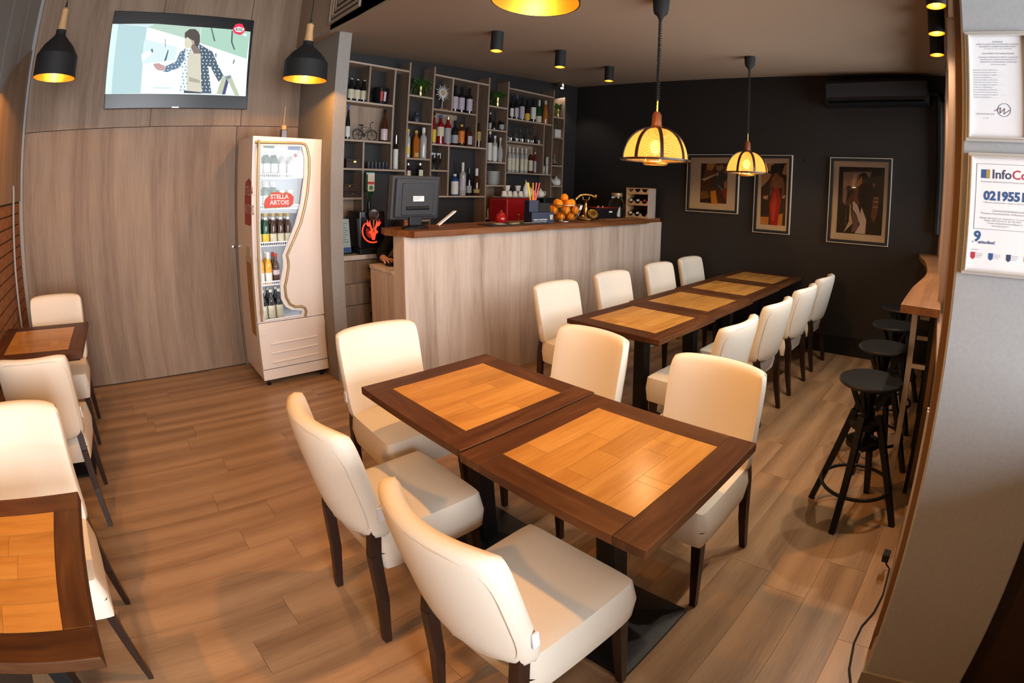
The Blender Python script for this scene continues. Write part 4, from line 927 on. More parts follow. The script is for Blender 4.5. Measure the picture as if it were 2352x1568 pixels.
# middle module
for x, w in ((3.150, 'half hidden by the divider'), (3.234, 'in the middle of three'), (3.337, 'at the right of three')):
    on_shelf(x, 'b1', .285, .085, 'bordeaux', 'dark_glass', lab='lab_lilac', band=(.12, .58), cap='black_gloss', label='dark wine bottle with white label right of the sun ornament, ' + w, group='three wine bottles right of the sun ornament', emb='lab_black')
on_shelf(2.906, 'b2', .325, .060, 'hock', 'red_spirit', lab='lab_yellow', band=(.06, .46), cap='black_gloss', label='slim dark bottle with yellow label, leftmost of the middle liqueur row')
on_shelf(2.985, 'b2', .305, .092, 'spirit', 'red_spirit', lab='lab_cream', band=(.28, .60), cap='lab_blue', label='red aperitif bottle with cream label and dark cap, second of the liqueur row')
on_shelf(3.075, 'b2', .298, .090, 'spirit', 'red_spirit', lab='lab_grey', band=(.06, .60), cap='foil', label='red aperitif bottle with grey label and gold cap, third of the liqueur row')
on_shelf(3.167, 'b2', .27, .092, 'wine', 'dark_glass', lab='lab_grey', band=(.10, .42), cap='black_gloss', label='black liqueur bottle with grey label in the middle of the liqueur row')
on_shelf(3.252, 'b2', .265, .085, 'syrup', 'brown_glass', lab='lab_orange', band=(.14, .62), cap='brown_glass', neck='lab_yellow', label='brown bottle with orange and yellow label in the liqueur row')
on_shelf(3.347, 'b2', .215, .115, 'square', 'brown_glass', lab='lab_lilac', band=(.12, .55), cap='black_gloss', label='square almond liqueur bottle at the right of the liqueur row')
on_shelf(3.483, 'b2', .272, .062, 'spirit', 'brown_glass', lab='lab_gold', band=(.28, .66), cap='black_gloss', label='brown bottle with round gold label alone in its slot')
on_shelf(3.184, 'b4', .23, .10, 'gin', 'blue_glass', lab='lab_white', band=(.06, .66), cap='lab_white', label='blue gin bottle with white label, leftmost of the lower four')
on_shelf(3.285, 'b4', .357, .092, 'bordeaux', 'cloudy', lab='lab_lilac', band=(.16, .52), cap='lab_white', capz=.72, label='tallest clear vodka bottle on the lower middle shelf')
on_shelf(3.369, 'b4', .30, .078, 'wine', 'dark_glass', lab='lab_grey', band=(.10, .36), cap='black_gloss', label='slender black bottle on the lower middle shelf')
on_shelf(3.471, 'b4', .30, .092, 'champ', 'brown_glass', lab='lab_gold', band=(.10, .24), cap='lab_white', capz=.66, label='dark brandy bottle with white foil neck on the lower middle shelf')
# gap two
on_shelf(3.635, 'h2', .195, .045, 'hock', 'dark_glass', lab='lab_grey', band=(.1, .4), cap='lab_white', label='small dark bottle with pale cap under the second shelf plant')
on_shelf(3.690, 'h2', .10, .072, 'squat', 'dark_glass', label='short black bottle under the second shelf plant')
on_shelf(3.640, 'h3', .345, .074, 'spirit', 'dark_glass', lab='lab_white', band=(.04, .62), cap='lab_white', label='white-labelled rum bottle, left one in the second narrow column')
on_shelf(3.713, 'h3', .30, .080, 'spirit', 'cloudy', lab='lab_white', band=(.06, .60), cap='lab_white', label='clear white-labelled bottle in the middle of the second narrow column')
on_shelf(3.792, 'h3', .285, .092, 'brandy', 'cloudy', lab='lab_grey', band=(.16, .40), cap='lab_white', label='round silver-grey bottle with long pale neck in the second narrow column')
on_shelf(3.612, 'h5', .118, .034, 'squat', 'lab_pink', cap='black_gloss', label='small pink bottle left of the white coffee grinder', y=4.64)
# right module: wines on top
for i, (x, H, W, sh, gl, lb, bd, cp, l) in enumerate((
    (3.945, .268, .062, 'bordeaux', 'dark_glass', 'lab_white', (.12, .48), 'black_gloss', 'with a narrow white label, leftmost'),
    (4.017, .300, .070, 'bordeaux', 'dark_glass', 'lab_lilac', (.10, .48), 'lab_blue', 'with a lilac label and blue neck'),
    (4.102, .285, .088, 'bordeaux', 'dark_glass', 'lab_lilac', (.08, .60), 'black_gloss', 'with a tall grey label'),
    (4.190, .270, .088, 'wine', 'dark_glass', 'lab_yellow', (.06, .36), 'black_gloss', 'with a low yellow label'),
    (4.285, .290, .095, 'bordeaux', 'dark_glass', 'lab_white', (.14, .64), 'black_gloss', 'with a tall white label'),
    (4.378, .290, .108, 'champ', 'green_glass', 'lab_cream', (.04, .30), 'foil', 'sparkling, with a silver foil neck'),
    (4.487, .300, .108, 'hock', 'rose', None, (0, 0), 'lab_pink', 'amber rose coloured, rightmost'))):
    on_shelf(x, 'c1', H, W, sh, gl, lab=lb, band=bd, cap=cp, capz=.62 if sh == 'champ' else .84, label='wine bottle on the top right shelf ' + l, group='wines on the top right shelf')
for i, (x, W, gl, lb, l) in enumerate(((3.936, .070, 'cloudy', 'lab_cream', 'first'), (3.993, .066, 'cloudy', 'lab_cream', 'second'), (4.055, .068, 'cloudy', 'lab_cream', 'third'), (4.130, .068, 'cloudy', 'lab_cream', 'fourth'), (4.193, .068, 'cloudy', 'lab_cream', 'fifth'))):
    on_shelf(x, 'c3', .298, W, 'syrup', gl, lab=lb, band=(.10, .56), cap='lab_white', label='white-labelled syrup bottle, %s from the left in the syrup row' % l, group='syrup bottles on the right shelf', neck='lab_white', emb='lab_green')
on_shelf(4.272, 'c3', .293, .078, 'syrup', 'brown_glass', lab='lab_cream', band=(.10, .54), cap='lab_gold', label='brown syrup bottle with white label in the syrup row', neck='lab_gold', emb='lab_blue')
on_shelf(4.345, 'c3', .30, .050, 'syrup', 'red_spirit', lab='lab_lilac', band=(.06, .50), cap='black_gloss', label='slim red bottle at the right end of the syrup row', neck='lab_white')
cn = on_shelf(4.562, 'c3', .218, .09, 'can', 'lab_white', lab='lab_grey', band=(.50, .56), label='white spray can in the slot right of the syrups', name='spray_can'); cn['category'] = 'can'
cn = on_shelf(4.50, 'c3', .108, .03, 'can', 'lab_grey', lab='lab_white', band=(.3, .8), label='thin striped tube left of the white spray can', name='tube'); cn['category'] = 'tube'

def wineglass(x, y, z, label, group, up=True, H=.195, rb=.036, kind='bowl'):
    if kind == 'flute': pr = [(.030, 0), (.030, .003), (.004, .006), (.004, .06), (.020, .085), (.027, .13), (.026, .178)]
    else: pr = [(.034, 0), (.033, .003), (.004, .007), (.004, .085), (.020, .100), (.036, .130), (.038, .155), (.032, H)]
    if not up: pr = [(r, H - zz) for r, zz in pr]
    o = MB().lathe(pr, 20, cap0=False, cap1=False).build('wine_glass', M['clear'], None, (x, y, z), smooth=60)
    return tag(o, label, 'glass', group)
for i, x in enumerate((3.918, 3.995, 4.096, 4.181, 4.262, 4.363)):
    wineglass(x, YM - (.03 if i % 2 else 0), Z['c2'], 'upturned wine glass above the syrups, %s from the left' % ('first', 'second', 'third', 'fourth', 'fifth', 'sixth')[i], 'upturned wine glasses', up=False)
for i, x in enumerate((2.921, 2.989)):
    wineglass(x, YM, Z['b3'], 'champagne flute on the small middle shelf, %s one' % ('left', 'right')[i], 'champagne flutes', kind='flute')
wineglass(2.945, 4.70, Z['b4'], 'stemmed glass in the low compartment right of the monitor', 'champagne flutes', kind='bowl')

# small things on the shelves
def named(name, mb, m, label, cat, loc=(0, 0, 0), group=None, **kw):
    return tag(mb.build(name, M[m] if isinstance(m, str) else m, None, loc, **kw), label, cat, group)
ib = thing('ice_bucket', 'black ice bucket with red and white print on the top left shelf', 'bucket', (2.295, 4.69, Z['a1']))
MB().lathe([(.062, 0), (.066, .01), (.080, .150), (.084, .158), (.076, .156), (.060, .02)], 24, cap1=True).build('bucket', M['black_gloss'], ib, smooth=40)
for k, m_ in ((-1.9, 'lab_red'), (-1.45, 'lab_pink')):
    mb = MB(); mb.face(mb.ring([((.067 + zz * .1) * math.cos(k + q), (.067 + zz * .1) * math.sin(k + q), zz) for q, zz in ((-.16, .03), (.16, .03), (.16, .12), (-.16, .12))])); mb.build('print', M[m_], ib, fix=False)
for s_ in (-1, 1): MB().tube([(s_ * .08, 0, .12), (s_ * .105, 0, .115), (s_ * .105, 0, .075), (s_ * .074, 0, .08)], .006, 6).build('handle', M['black'], ib, smooth=60)
bi = thing('model_bicycle', 'small black metal model bicycle on the left shelf', 'ornament', (2.14, 4.67, Z['a2']))
for x0, rr in ((-.075, .048), (.075, .048)):
    MB().tube([(x0 + rr * math.cos(2 * PI * i / 28), 0, rr + .003 + rr * math.sin(2 * PI * i / 28)) for i in range(28)], .0035, 6, closed=True).build('wheel', M['black'], bi, smooth=60)
    mb = MB()
    for k in range(6): mb.tube([(x0, 0, .051), (x0 + rr * math.cos(k * PI / 3), 0, .051 + rr * math.sin(k * PI / 3))], .0012, 4)
    mb.build('spokes', M['black'], bi)
    MB().tube([(x0 + .056 * math.cos(a_), 0, .051 + .056 * math.sin(a_)) for a_ in [R(20 + 14 * i) for i in range(11)]], .003, 5).build('mudguard', M['black'], bi, smooth=60)
for pts in ([(-.075, 0, .051), (-.035, 0, .125), (.055, 0, .130), (-.010, 0, .050), (-.075, 0, .051)], [(-.035, 0, .125), (-.010, 0, .05)], [(.075, 0, .051), (.048, 0, .165), (.085, 0, .178)]):
    MB().tube(pts, .0032, 6).build('frame_tube', M['black'], bi)
MB().ball((-.04, 0, .142), .022, 10, 6, (1.3, .5, .35)).build('saddle', M['black'], bi, smooth=60)
MB().ball((-.01, 0, .05), .016, 10, 6, (1, .3, 1)).build('chainring', M['black'], bi, smooth=60)
MB().tube([(.07, -.02, .178), (.085, 0, .178), (.07, .02, .178)], .003, 5).build('handlebar', M['black'], bi)
def small_box(x, z, w, h, d, label, y=4.69):
    t = thing('wooden_box', label, 'box', (x, y, z))
    box(-w / 2, w / 2, -d / 2, d / 2, 0, h * .72).build('body', M['leather_dark'], t, bevel=.002)
    box(-w / 2 - .002, w / 2 + .002, -d / 2 - .002, d / 2 + .002, h * .72 + .001, h).build('lid', M['leather_dark'], t, bevel=.002)
    box(-.012, .012, -d / 2 - .006, -d / 2 - .002, h * .62, h * .78).build('clasp', M['brass'], t)
small_box(2.03, Z['a3'], .165, .084, .12, 'dark brown wooden box on the third left shelf')
small_box(2.01, Z['a4'], .165, .050, .13, 'flat dark wooden box at the bottom of the left box compartment')
small_box(1.99, Z['a4'] + .052, .115, .075, .10, 'small dark wooden box stacked on the flat box')
for i in range(6):
    named('cup', MB().lathe([(.014, 0), (.016, .004), (.0175, .066), (.0155, .066), (.013, .008)], 16, cap1=True), 'anthracite', 'dark small cup on the third left shelf, %s from the left' % ('first', 'second', 'third', 'fourth', 'fifth', 'sixth')[i], 'cup', (2.185 + i * .038, 4.665, Z['a3']), 'row of dark cups', smooth=40)
sn = thing('sun_ornament', 'metal sunburst ornament on a wooden foot on the middle shelf', 'ornament', (2.985, 4.67, Z['b1']))
box(-.05, .05, -.03, .03, 0, .018).build('foot', M['lamp_wood'], sn)
MB().tube([(0, 0, .018), (.004, 0, .15)], .004, 6).build('rod', M['steel'], sn)
MB().lathe([(.030, -.004), (.030, .004)], 24).xf(lambda p: Vector((p.x + .004, p.z - .002, p.y + .185))).build('disc', M['trim_gold'], sn, smooth=30)
for k in range(18):
    an = 2 * PI * k / 18; L_ = .075 if k % 2 else .092
    MB().beam((.004 + .031 * math.cos(an), 0, .185 + .031 * math.sin(an)), (.004 + L_ * math.cos(an), 0, .185 + L_ * math.sin(an)), .0025, .006, .0015, .002, side=(0, 1, 0)).build('ray', M['silver'], sn)
ow = thing('figurine', 'dark grey seated figurine in the first narrow shelf column', 'figurine', (2.70, 4.69, Z['g2']))
MB().lathe([(.030, 0), (.036, .02), (.034, .06), (.020, .078)], 16).build('body', M['anthracite'], ow, smooth=60)
MB().ball((0, 0, .095), .022, 14, 10).build('head', M['anthracite'], ow, smooth=60)
pj = thing('storage_jar', 'small dark storage jar with grey label under the second shelf plant', 'jar', (3.802, 4.68, Z['h2']))
MB().lathe([(.030, 0), (.034, .01), (.034, .085), (.026, .10)], 18).build('body', M['dark_glass'], pj, smooth=40)
MB().lathe([(.0345, .02), (.0345, .075)], 18, cap0=False, cap1=False).build('label', M['lab_grey'], pj, smooth=60)
MB().lathe([(.028, .10), (.028, .118)], 18).build('lid', M['black'], pj, smooth=40)
pm = MB().lathe([(.045, 0), (.05, .004), (.088, .013), (.090, .0145), (.08, .012), (.04, .0045)], 28, cap1=True).mesh('plate', M['porcelain'], 40)
for i in range(12): tag(share(pm, 'plate', None, (3.70, 4.685, Z['h4'] + .0005 + i * .0128)), 'topmost white plate of the stack in the second narrow shelf column' if i == 11 else 'bottom white plate of the stack in the second narrow shelf column' if i == 0 else 'white plate inside the stack in the second narrow shelf column', 'plate', 'stack of white plates')
gr = thing('coffee_grinder', 'white kitchen appliance on the lowest shelf of the second narrow column', 'appliance', (3.745, 4.665, Z['h5']))
box(-.075, .075, -.05, .05, 0, .150).build('body', M['porcelain'], gr, bevel=.02, seg=4)
box(-.070, .05, -.045, .045, .152, .208).build('lid', M['porcelain'], gr, bevel=.01, seg=3)
MB().tube([(-.05, -.052, .05), (-.03, -.060, .11), (.0, -.055, .15)], .003, 6).build('lever', M['black'], gr)
tb = named('white_box', box(-.07, .07, -.045, .045, 0, .108), 'lab_white', 'white cardboard box under the corner plant', 'box', (4.715, 4.69, Z['e2']), bevel=.003)
cf = thing('carafe', 'small glass carafe in the corner shelf column', 'carafe', (4.70, 4.69, Z['e3']))
MB().lathe([(.030, 0), (.038, .01), (.040, .05), (.016, .10), (.014, .14), (.020, .15)], 20, cap1=False).build('body', M['clear'], cf, smooth=60)

def teapot(x, y, z, s, label, rz=0):
    t = thing('teapot', label, 'teapot', (x, y, z), rz)
    MB().lathe([(.040 * s, 0), (.058 * s, .015 * s), (.064 * s, .045 * s), (.050 * s, .080 * s), (.028 * s, .092 * s)], 24).build('body', M['porcelain'], t, smooth=60)
    MB().lathe([(.030 * s, .092 * s), (.024 * s, .102 * s), (.008 * s, .108 * s), (.008 * s, .114 * s), (.012 * s, .122 * s), (.002 * s, .130 * s)], 20).build('lid', M['porcelain'], t, smooth=60)
    MB().tube([(-.058 * s, 0, .035 * s), (-.085 * s, 0, .055 * s), (-.100 * s, 0, .088 * s)], [.014 * s, .010 * s, .006 * s], 10).build('spout', M['porcelain'], t, smooth=60)
    MB().tube([(.052 * s, 0, .075 * s), (.085 * s, 0, .080 * s), (.092 * s, 0, .050 * s), (.060 * s, 0, .025 * s)], .006 * s, 8).build('handle', M['porcelain'], t, smooth=60)
teapot(4.725, 4.68, Z['e4'], 1.0, 'white porcelain teapot in the corner shelf column', .2)

# shelf plants in gold pots
def plant(x, y, z, spread, drop, n, label, seed):
    t = thing('potted_plant', label, 'plant', (x, y, z))
    MB().lathe([(.020, 0), (.028, .01), (.026, .06), (.030, .112), (.024, .110)], 16, cap1=True).build('pot', M['gold_pot'], t, smooth=50)
    rr = random.Random(seed)
    mb = MB(); st = MB()
    for i in range(n):
        an = rr.uniform(0, 2 * PI); L_ = rr.uniform(.4, 1) * spread; dz = rr.uniform(-drop, .10)
        p0 = Vector((0, 0, .10)); p1 = Vector((L_ * .6 * math.cos(an), L_ * .4 * math.sin(an) - .01, .14 + .04 * rr.random())); p2 = Vector((L_ * math.cos(an), max(-.12, min(.08, L_ * .6 * math.sin(an))) - .01, .10 + dz))
        st.tube([p0, p1, p2], .0012, 3, cap=False)
        for k in range(7):
            tt = .25 + .75 * k / 6
            q = p0.lerp(p1, min(1, tt * 2)) if tt < .5 else p1.lerp(p2, tt * 2 - 1)
            q = q + Vector((rr.gauss(0, .010), rr.gauss(0, .010), rr.gauss(0, .010)))
            a_ = rr.uniform(0, 2 * PI); s_ = rr.uniform(.010, .017); u = Vector((math.cos(a_), math.sin(a_) * .6, rr.uniform(-.6, .3))).normalized(); w = u.cross(Vector((rr.random(), rr.random(), 1))).normalized()
            mb.face(mb.ring([q - u * s_, q + w * s_ * .5, q + u * s_, q - w * s_ * .5]))
    fo = mb.build('foliage', M['leaf'], t, fix=False); fo['kind'] = 'stuff'
    st.build('stems', M['leaf'], t, fix=False)['kind'] = 'stuff'
plant(2.728, 4.69, Z['g1'], .15, .20, 46, 'trailing green plant in a gold pot in the first narrow shelf column', 1)
plant(3.731, 4.69, Z['h1'], .15, .12, 40, 'leafy green plant in a gold pot in the second narrow shelf column', 2)
plant(4.718, 4.69, Z['e1'], .13, .34, 46, 'trailing green plant in a gold pot under the corner spotlight', 3)
# ================================================================ on the rear worktop
em = thing('espresso_machine', 'red espresso machine on the rear worktop under the syrups', 'coffee machine', (3.78, 4.43, ZB))
box(-.20, .17, -.155, .16, .10, .485).build('housing', M['red_enamel'], em, bevel=.02, seg=3)
box(.175, .30, -.15, .16, .06, .47).build('side_housing', M['leather_dark'], em, bevel=.015, seg=3)
box(-.20, .30, -.17, .18, 0, .095).build('drip_tray', M['black'], em, bevel=.005)
box(-.19, .29, -.15, .16, .486, .500).build('cup_rack', M['steel'], em, bevel=.002)
MB().tube([(-.05, -.16, .22), (-.05, -.26, .21)], .012, 8).build('filter_handle', M['black'], em, smooth=60)
cupm = MB().lathe([(.020, 0), (.024, .004), (.034, .060), (.0315, .060), (.022, .008)], 18, cap1=True).mesh('cup', M['porcelain'], 45)
hdl = MB().tube([(.031, 0, .048), (.048, 0, .046), (.048, 0, .022), (.026, 0, .018)], .0035, 6).mesh('handle', M['porcelain'], 60)
CT = ZB + .5005
def cup(x, y, z, label, flip=False, rz=0.0, tilt=0.0):
    o = share(cupm, 'cup', None, (x, y, z + (.0605 if flip else 0)), (PI if flip else tilt, 0, rz)); share(hdl, 'handle', o)
    return tag(o, label, 'cup', 'white cups on the espresso machine')
for i, (x, y, f, dz, l) in enumerate(((3.63, 4.38, True, 0, 'white cup on the espresso machine, leftmost of the front row'), (3.705, 4.38, True, 0, 'white cup on the espresso machine, second of the front row'), (3.672, 4.38, False, .062, 'white cup stacked on top of the two left cups'), (3.785, 4.38, True, 0, 'white cup in the middle of the espresso machine'), (3.865, 4.38, True, 0, 'white cup nearest the squeeze bottle'), (3.825, 4.38, False, .062, 'white cup stacked near the squeeze bottle'), (3.76, 4.50, True, 0, 'white cup at the back of the espresso machine'))):
    cup(x, y, CT + dz, l, f, i * .9)
sq = thing('squeeze_bottle', 'white squeeze bottle with pointed nozzle on the espresso machine', 'bottle', (3.945, 4.38, CT))
MB().lathe([(.034, 0), (.036, .005), (.036, .10), (.028, .11)], 20).build('body', M['porcelain'], sq, smooth=40)
MB().lathe([(.024, .11), (.020, .135), (.009, .145), (.003, .19)], 16).build('nozzle', M['porcelain'], sq, smooth=40)
teapot(4.055, 4.42, CT, .85, 'white teapot on the espresso machine beside the squeeze bottle', .3)
box(4.06 - 3.78 + .08, 4.36 - 3.78, -.15, .16, .06, .49).build('grinder_housing', M['black'], em, bevel=.01)
teapot(4.21, 4.42, ZB + .4905, .85, 'white teapot on the right-hand end of the coffee station', -.2)

# liqueur tap machine with the red backlit stag panel
jm = thing('tap_machine', 'black liqueur tap machine with red backlit stag emblem', 'drinks machine', (2.055, 4.42, ZB))
box(-.125, .135, -.16, .15, 0, .05).build('base', M['black'], jm, bevel=.005)
box(-.115, .125, -.13, .14, .05, .37).build('housing', M['black_gloss'], jm, bevel=.006)
def ring_pts(r, a0, a1, n): return [(r * math.cos(R(a0 + (a1 - a0) * i / n)), r * math.sin(R(a0 + (a1 - a0) * i / n))) for i in range(n + 1)]
stag = [(-.008, -.075), (.012, -.075), (.022, -.035), (.040, -.020), (.032, -.005), (.022, -.008), (.030, .020), (.050, .028), (.065, .055), (.050, .050), (.052, .075), (.038, .045), (.030, .070), (.022, .038), (.012, .012), (.002, .006), (-.008, .012), (-.018, .038), (-.026, .070), (-.034, .045), (-.048, .075), (-.046, .050), (-.061, .055), (-.046, .028), (-.026, .020), (-.018, -.008), (-.028, -.005), (-.036, -.020), (-.018, -.035)]
MB().prism([(x * 1.2 + .01, z * 1.2 + .21) for x, z in stag], 'xz', -.133, -.131).build('stag_emblem', M['red_led'], jm)
oo = ring_pts(.108, 140, 290, 20); ii = ring_pts(.096, 140, 290, 20)[::-1]
MB().prism([(x + .01, z + .20) for x, z in oo + ii], 'xz', -.133, -.131).build('light_ring', M['red_led'], jm)
for k in range(8):
    a_ = R(160 + k * 14); MB().beam((.01 + .070 * math.cos(a_), -.132, .20 + .070 * math.sin(a_)), (.01 + .045 * math.cos(a_), -.132, .20 + .045 * math.sin(a_)), .0018, .001, side=(0, 1, 0)).build('light_ray', M['red_led'], jm)
box(.03, .065, -.1325, -.1305, .340, .352).build('red_label', M['red_led'], jm)
MB().lathe([(.045, -.004), (.045, .004)], 24).xf(lambda p: Vector((p.x, p.z - .165, p.y + .345))).build('round_plate', M['brown_glass'], jm, smooth=30)
MB().tube([(.046 * math.cos(2 * PI * i / 28), -.168, .345 + .046 * math.sin(2 * PI * i / 28)) for i in range(28)], .0035, 6, closed=True).build('plate_rim', M['chrome'], jm, smooth=60)
MB().tube([(0, -.165, .30), (0, -.165, .19)], .007, 8).build('tap', M['brass'], jm, smooth=60)
MB().tube([(.03, .0, .37), (.03, .0, .45)], .018, 12).build('bottle_socket', M['black_gloss'], jm, smooth=60)
jb = MB().lathe([(.014, .0), (.016, .05), (.045, .09), (.048, .11), (.048, .255), (.044, .27)], 4).xf(lambda p: Vector(((p.x - p.y) * .85, (p.x + p.y) * .55, p.z))).build('bottle', M['green_glass'], None, (2.085, 4.42, ZB + .4505), smooth=30)
tag(jb, 'dark green bottle standing upside down on the tap machine', 'bottle')
lab = [(-.033, .10), (-.026, .092), (.026, .092), (.033, .10), (.033, .245), (-.033, .245)]
MB().prism(lab, 'xz', -.0415, -.0405).build('label', M['lab_cream'], jb)
box(-.032, .032, -.0424, -.0416, .155, .178).build('label_band', M['lab_red'], jb)
MB().prism([(.020 * math.cos(2 * PI * i / 20), .125 + .020 * math.sin(2 * PI * i / 20)) for i in range(20)], 'xz', -.0424, -.0416).build('label_emblem', M['lab_green'], jb)

br = thing('notice_sheet', 'pale green printed notice in a stand on the rear worktop', 'notice', (1.835, 4.40, ZB))
MB().beam((0, 0, .012), (0, .05, .30), .066, .002, side=(1, 0, 0)).build('sheet', grainy('green_sheet', (.30, .38, .36), (.36, .44, .42), 60, .5, 0), br)
MB().beam((0, -.0035, .014), (0, .0045, .055), .064, .0006, side=(1, 0, 0)).build('blue_footer', M['lab_blue'], br)
for k in range(9):
    z0 = .10 + k * .02; yy = .05 * (z0 - .012) / .288 - .0035
    box(-.05, .05 - (k * 37 % 5) * .008, yy - .0004, yy, z0, z0 + .005).build('text_line', M['lab_green'], br)
box(-.07, .07, -.03, .06, 0, .010).build('stand', M['black_gloss'], br)

# ================================================================ cashier's monitor, mouse, person
CZ = 1.222 + .046
mo = thing('pos_monitor', 'dark cash-register monitor seen from behind on the bar end', 'monitor', (2.03, 3.47, CZ), R(4))
MB().lathe([(.105, 0), (.11, .006), (.10, .018), (.05, .024)], 32).xf(lambda p: Vector((p.x, p.y * .8, p.z))).build('foot', M['black'], mo, smooth=40)
box(-.055, .055, -.012, .022, .022, .16).build('stand_neck', M['black'], mo, bevel=.006)
def tilt(p): return Vector((p.x, p.y - .10 * (p.z - .07), p.z))
MB().bx(-.215, .215, .005, .06, .068, .395).xf(tilt).build('rear_shell', M['anthracite'], mo, bevel=.012, seg=3)
MB().bx(-.19, .19, -.018, .01, .085, .375).xf(tilt).build('rear_bulge', M['anthracite'], mo, bevel=.012, seg=3)
MB().bx(-.14, .14, -.026, -.010, .10, .34).xf(tilt).build('vent_panel', M['anthracite'], mo, bevel=.008, seg=3)
MB().tube([(-.10, -.028, .155), (.10, -.028, .155)], .016, 12).build('hinge', M['black'], mo, smooth=60)
MB().bx(-.048, .048, -.046, -.042, .205, .245).build('sticker', M['paper'], mo)
for k in range(3):
    MB().bx(-.042, .030 - k * .012, -.0466, -.0461, .236 - k * .009, .239 - k * .009).build('sticker_line', M['lab_grey'], mo)
MB().bx(-.215, .215, .060, .064, .072, .392).xf(tilt).build('screen', M['black_gloss'], mo)
named('cable_clutter', MB().tube([(1.90, 3.40, CZ + .006), (1.95, 3.37, CZ + .012), (2.0, 3.36, CZ + .006), (1.93, 3.33, CZ + .006), (1.90, 3.36, CZ + .006)], .005, 6), 'rubber', 'loose black cables beside the monitor foot', 'cable', smooth=60)
named('paper_sheet', MB().prism([(0, 0), (.155, .105), (.165, .118), (.15, .115), (-.012, .006)], 'xz', -.018, .018), 'paper', 'cream sheet of paper sticking up behind the monitor', 'paper', (2.33, 3.62, CZ))

def skin_body(name, chains, m, parent=None, sub=2):
    """chains: list of [(x,y,z,r), ...]; first point of a later chain may coincide with an earlier one to branch"""
    verts, edges, rad, key = [], [], [], {}
    for ch in chains:
        prev = None
        for x, y, z, r in ch:
            k = (round(x, 4), round(y, 4), round(z, 4))
            if k not in key:
                key[k] = len(verts); verts.append((x, y, z)); rad.append(r)
            i = key[k]
            if prev is not None and prev != i: edges.append((prev, i))
            prev = i
    me = bpy.data.meshes.new(name); me.from_pydata(verts, edges, [])
    bm = bmesh.new(); bm.from_mesh(me); sl = bm.verts.layers.skin.verify(); bm.verts.ensure_lookup_table()
    for v_, r in zip(bm.verts, rad):
        v_[sl].radius = (r, r) if not isinstance(r, tuple) else r
    bm.verts[0][sl].use_root = True
    bm.to_mesh(me); bm.free()
    me.materials.append(m)
    o = bpy.data.objects.new(name, me); COL.objects.link(o)
    sk = o.modifiers.new('skin', 'SKIN'); sk.use_smooth_shade = True
    ss = o.modifiers.new('subsurf', 'SUBSURF'); ss.levels = sub; ss.render_levels = sub
    dg = bpy.context.evaluated_depsgraph_get()
    m2 = bpy.data.meshes.new_from_object(o.evaluated_get(dg))
    o.modifiers.clear(); o.data = m2; bpy.data.meshes.remove(me)
    for p in m2.polygons: p.use_smooth = True
    if parent: o.parent = parent
    return o
# person sitting behind the bar end, right hand on the mouse; world coordinates relative to the root
pr_ = thing('person', 'person in a black sweater behind the monitor with one hand on the computer mouse', 'person', (2.30, 4.03, 0))
DZ = .956
PEL = (0, 0, .60, .135)
hand_p = (-.335, -.225, DZ + .045)                    # wrist
sh_r = (-.155, -.02, 1.185, .058); el_r = (-.300, -.03, 1.01, .044)
wr = (-.345, -.175, DZ + .040, .026)
body = [[PEL, (0, .0, .78, .12), (0, -.01, .98, .125), (0, -.01, 1.14, .12), (0, 0, 1.225, .060), (0, -.01, 1.28, .050), (0, -.02, 1.34, .070), (0, -.03, 1.41, .088), (0, -.02, 1.48, .070)],
        [(0, -.01, 1.14, .12), sh_r, el_r, wr, (-.352, -.215, DZ + .038, .024)],
        [(0, -.01, 1.14, .12), (.155, -.02, 1.185, .058), (.24, -.03, 1.0, .044), (.16, -.24, .985, .028), (.12, -.31, .985, .022)],
        [PEL, (-.10, -.16, .60, .085), (-.12, -.42, .58, .062), (-.12, -.44, .30, .048), (-.12, -.46, .06, .036)],
        [PEL, (.10, -.16, .60, .085), (.12, -.42, .58, .062), (.12, -.44, .30, .048), (.12, -.46, .06, .036)]]
pz = (-.352, -.215, DZ + .038)
def finger(dx, l1, l2, l3, lift, r):
    x0 = pz[0] + dx
    a0 = (x0, pz[1] - .030, DZ + .046)
    return [(pz[0], pz[1], pz[2], .024), (a0[0], a0[1], a0[2], .011), (x0 + dx * .25, a0[1] - l1, DZ + .046 + lift, r), (x0 + dx * .3, a0[1] - l1 - l2, DZ + .036 + lift * .6, r * .92), (x0 + dx * .3, a0[1] - l1 - l2 - l3, DZ + .022 + lift * .3, r * .8)]
fingers = [finger(-.030, .022, .016, .012, -.004, .0078), finger(-.010, .028, .020, .014, .003, .0086), finger(.010, .030, .021, .014, .004, .0088), finger(.028, .026, .019, .013, .001, .0084),
           [(pz[0], pz[1], pz[2], .024), (pz[0] + .034, pz[1] - .012, DZ + .036, .011), (pz[0] + .044, pz[1] - .036, DZ + .026, .0095), (pz[0] + .040, pz[1] - .058, DZ + .020, .0085)]]
skin_body('body', body + fingers, M['skin'], pr_)
def grow(ch, k): return [(x, y, z, r * k + .006) for x, y, z, r in ch]
skin_body('sweater', [grow([(0, 0, .66, .125), (0, .0, .78, .125), (0, -.01, .98, .13), (0, -.01, 1.14, .12), (0, 0, 1.225, .058)], 1.06), grow([(0, -.01, 1.14, .12), sh_r, el_r, (-.337, -.150, DZ + .046, .034)], 1.06), grow([(0, -.01, 1.14, .12), (.155, -.02, 1.185, .058), (.24, -.03, 1.0, .044), (.16, -.24, .985, .030)], 1.06)], M['sweater'], pr_)
skin_body('trousers', [grow([PEL, (-.10, -.16, .60, .085), (-.12, -.42, .58, .062), (-.12, -.44, .30, .048), (-.12, -.455, .12, .042)], 1.05), grow([PEL, (.10, -.16, .60, .085), (.12, -.42, .58, .062), (.12, -.44, .30, .048), (.12, -.455, .12, .042)], 1.05)], M['black_matte'], pr_)
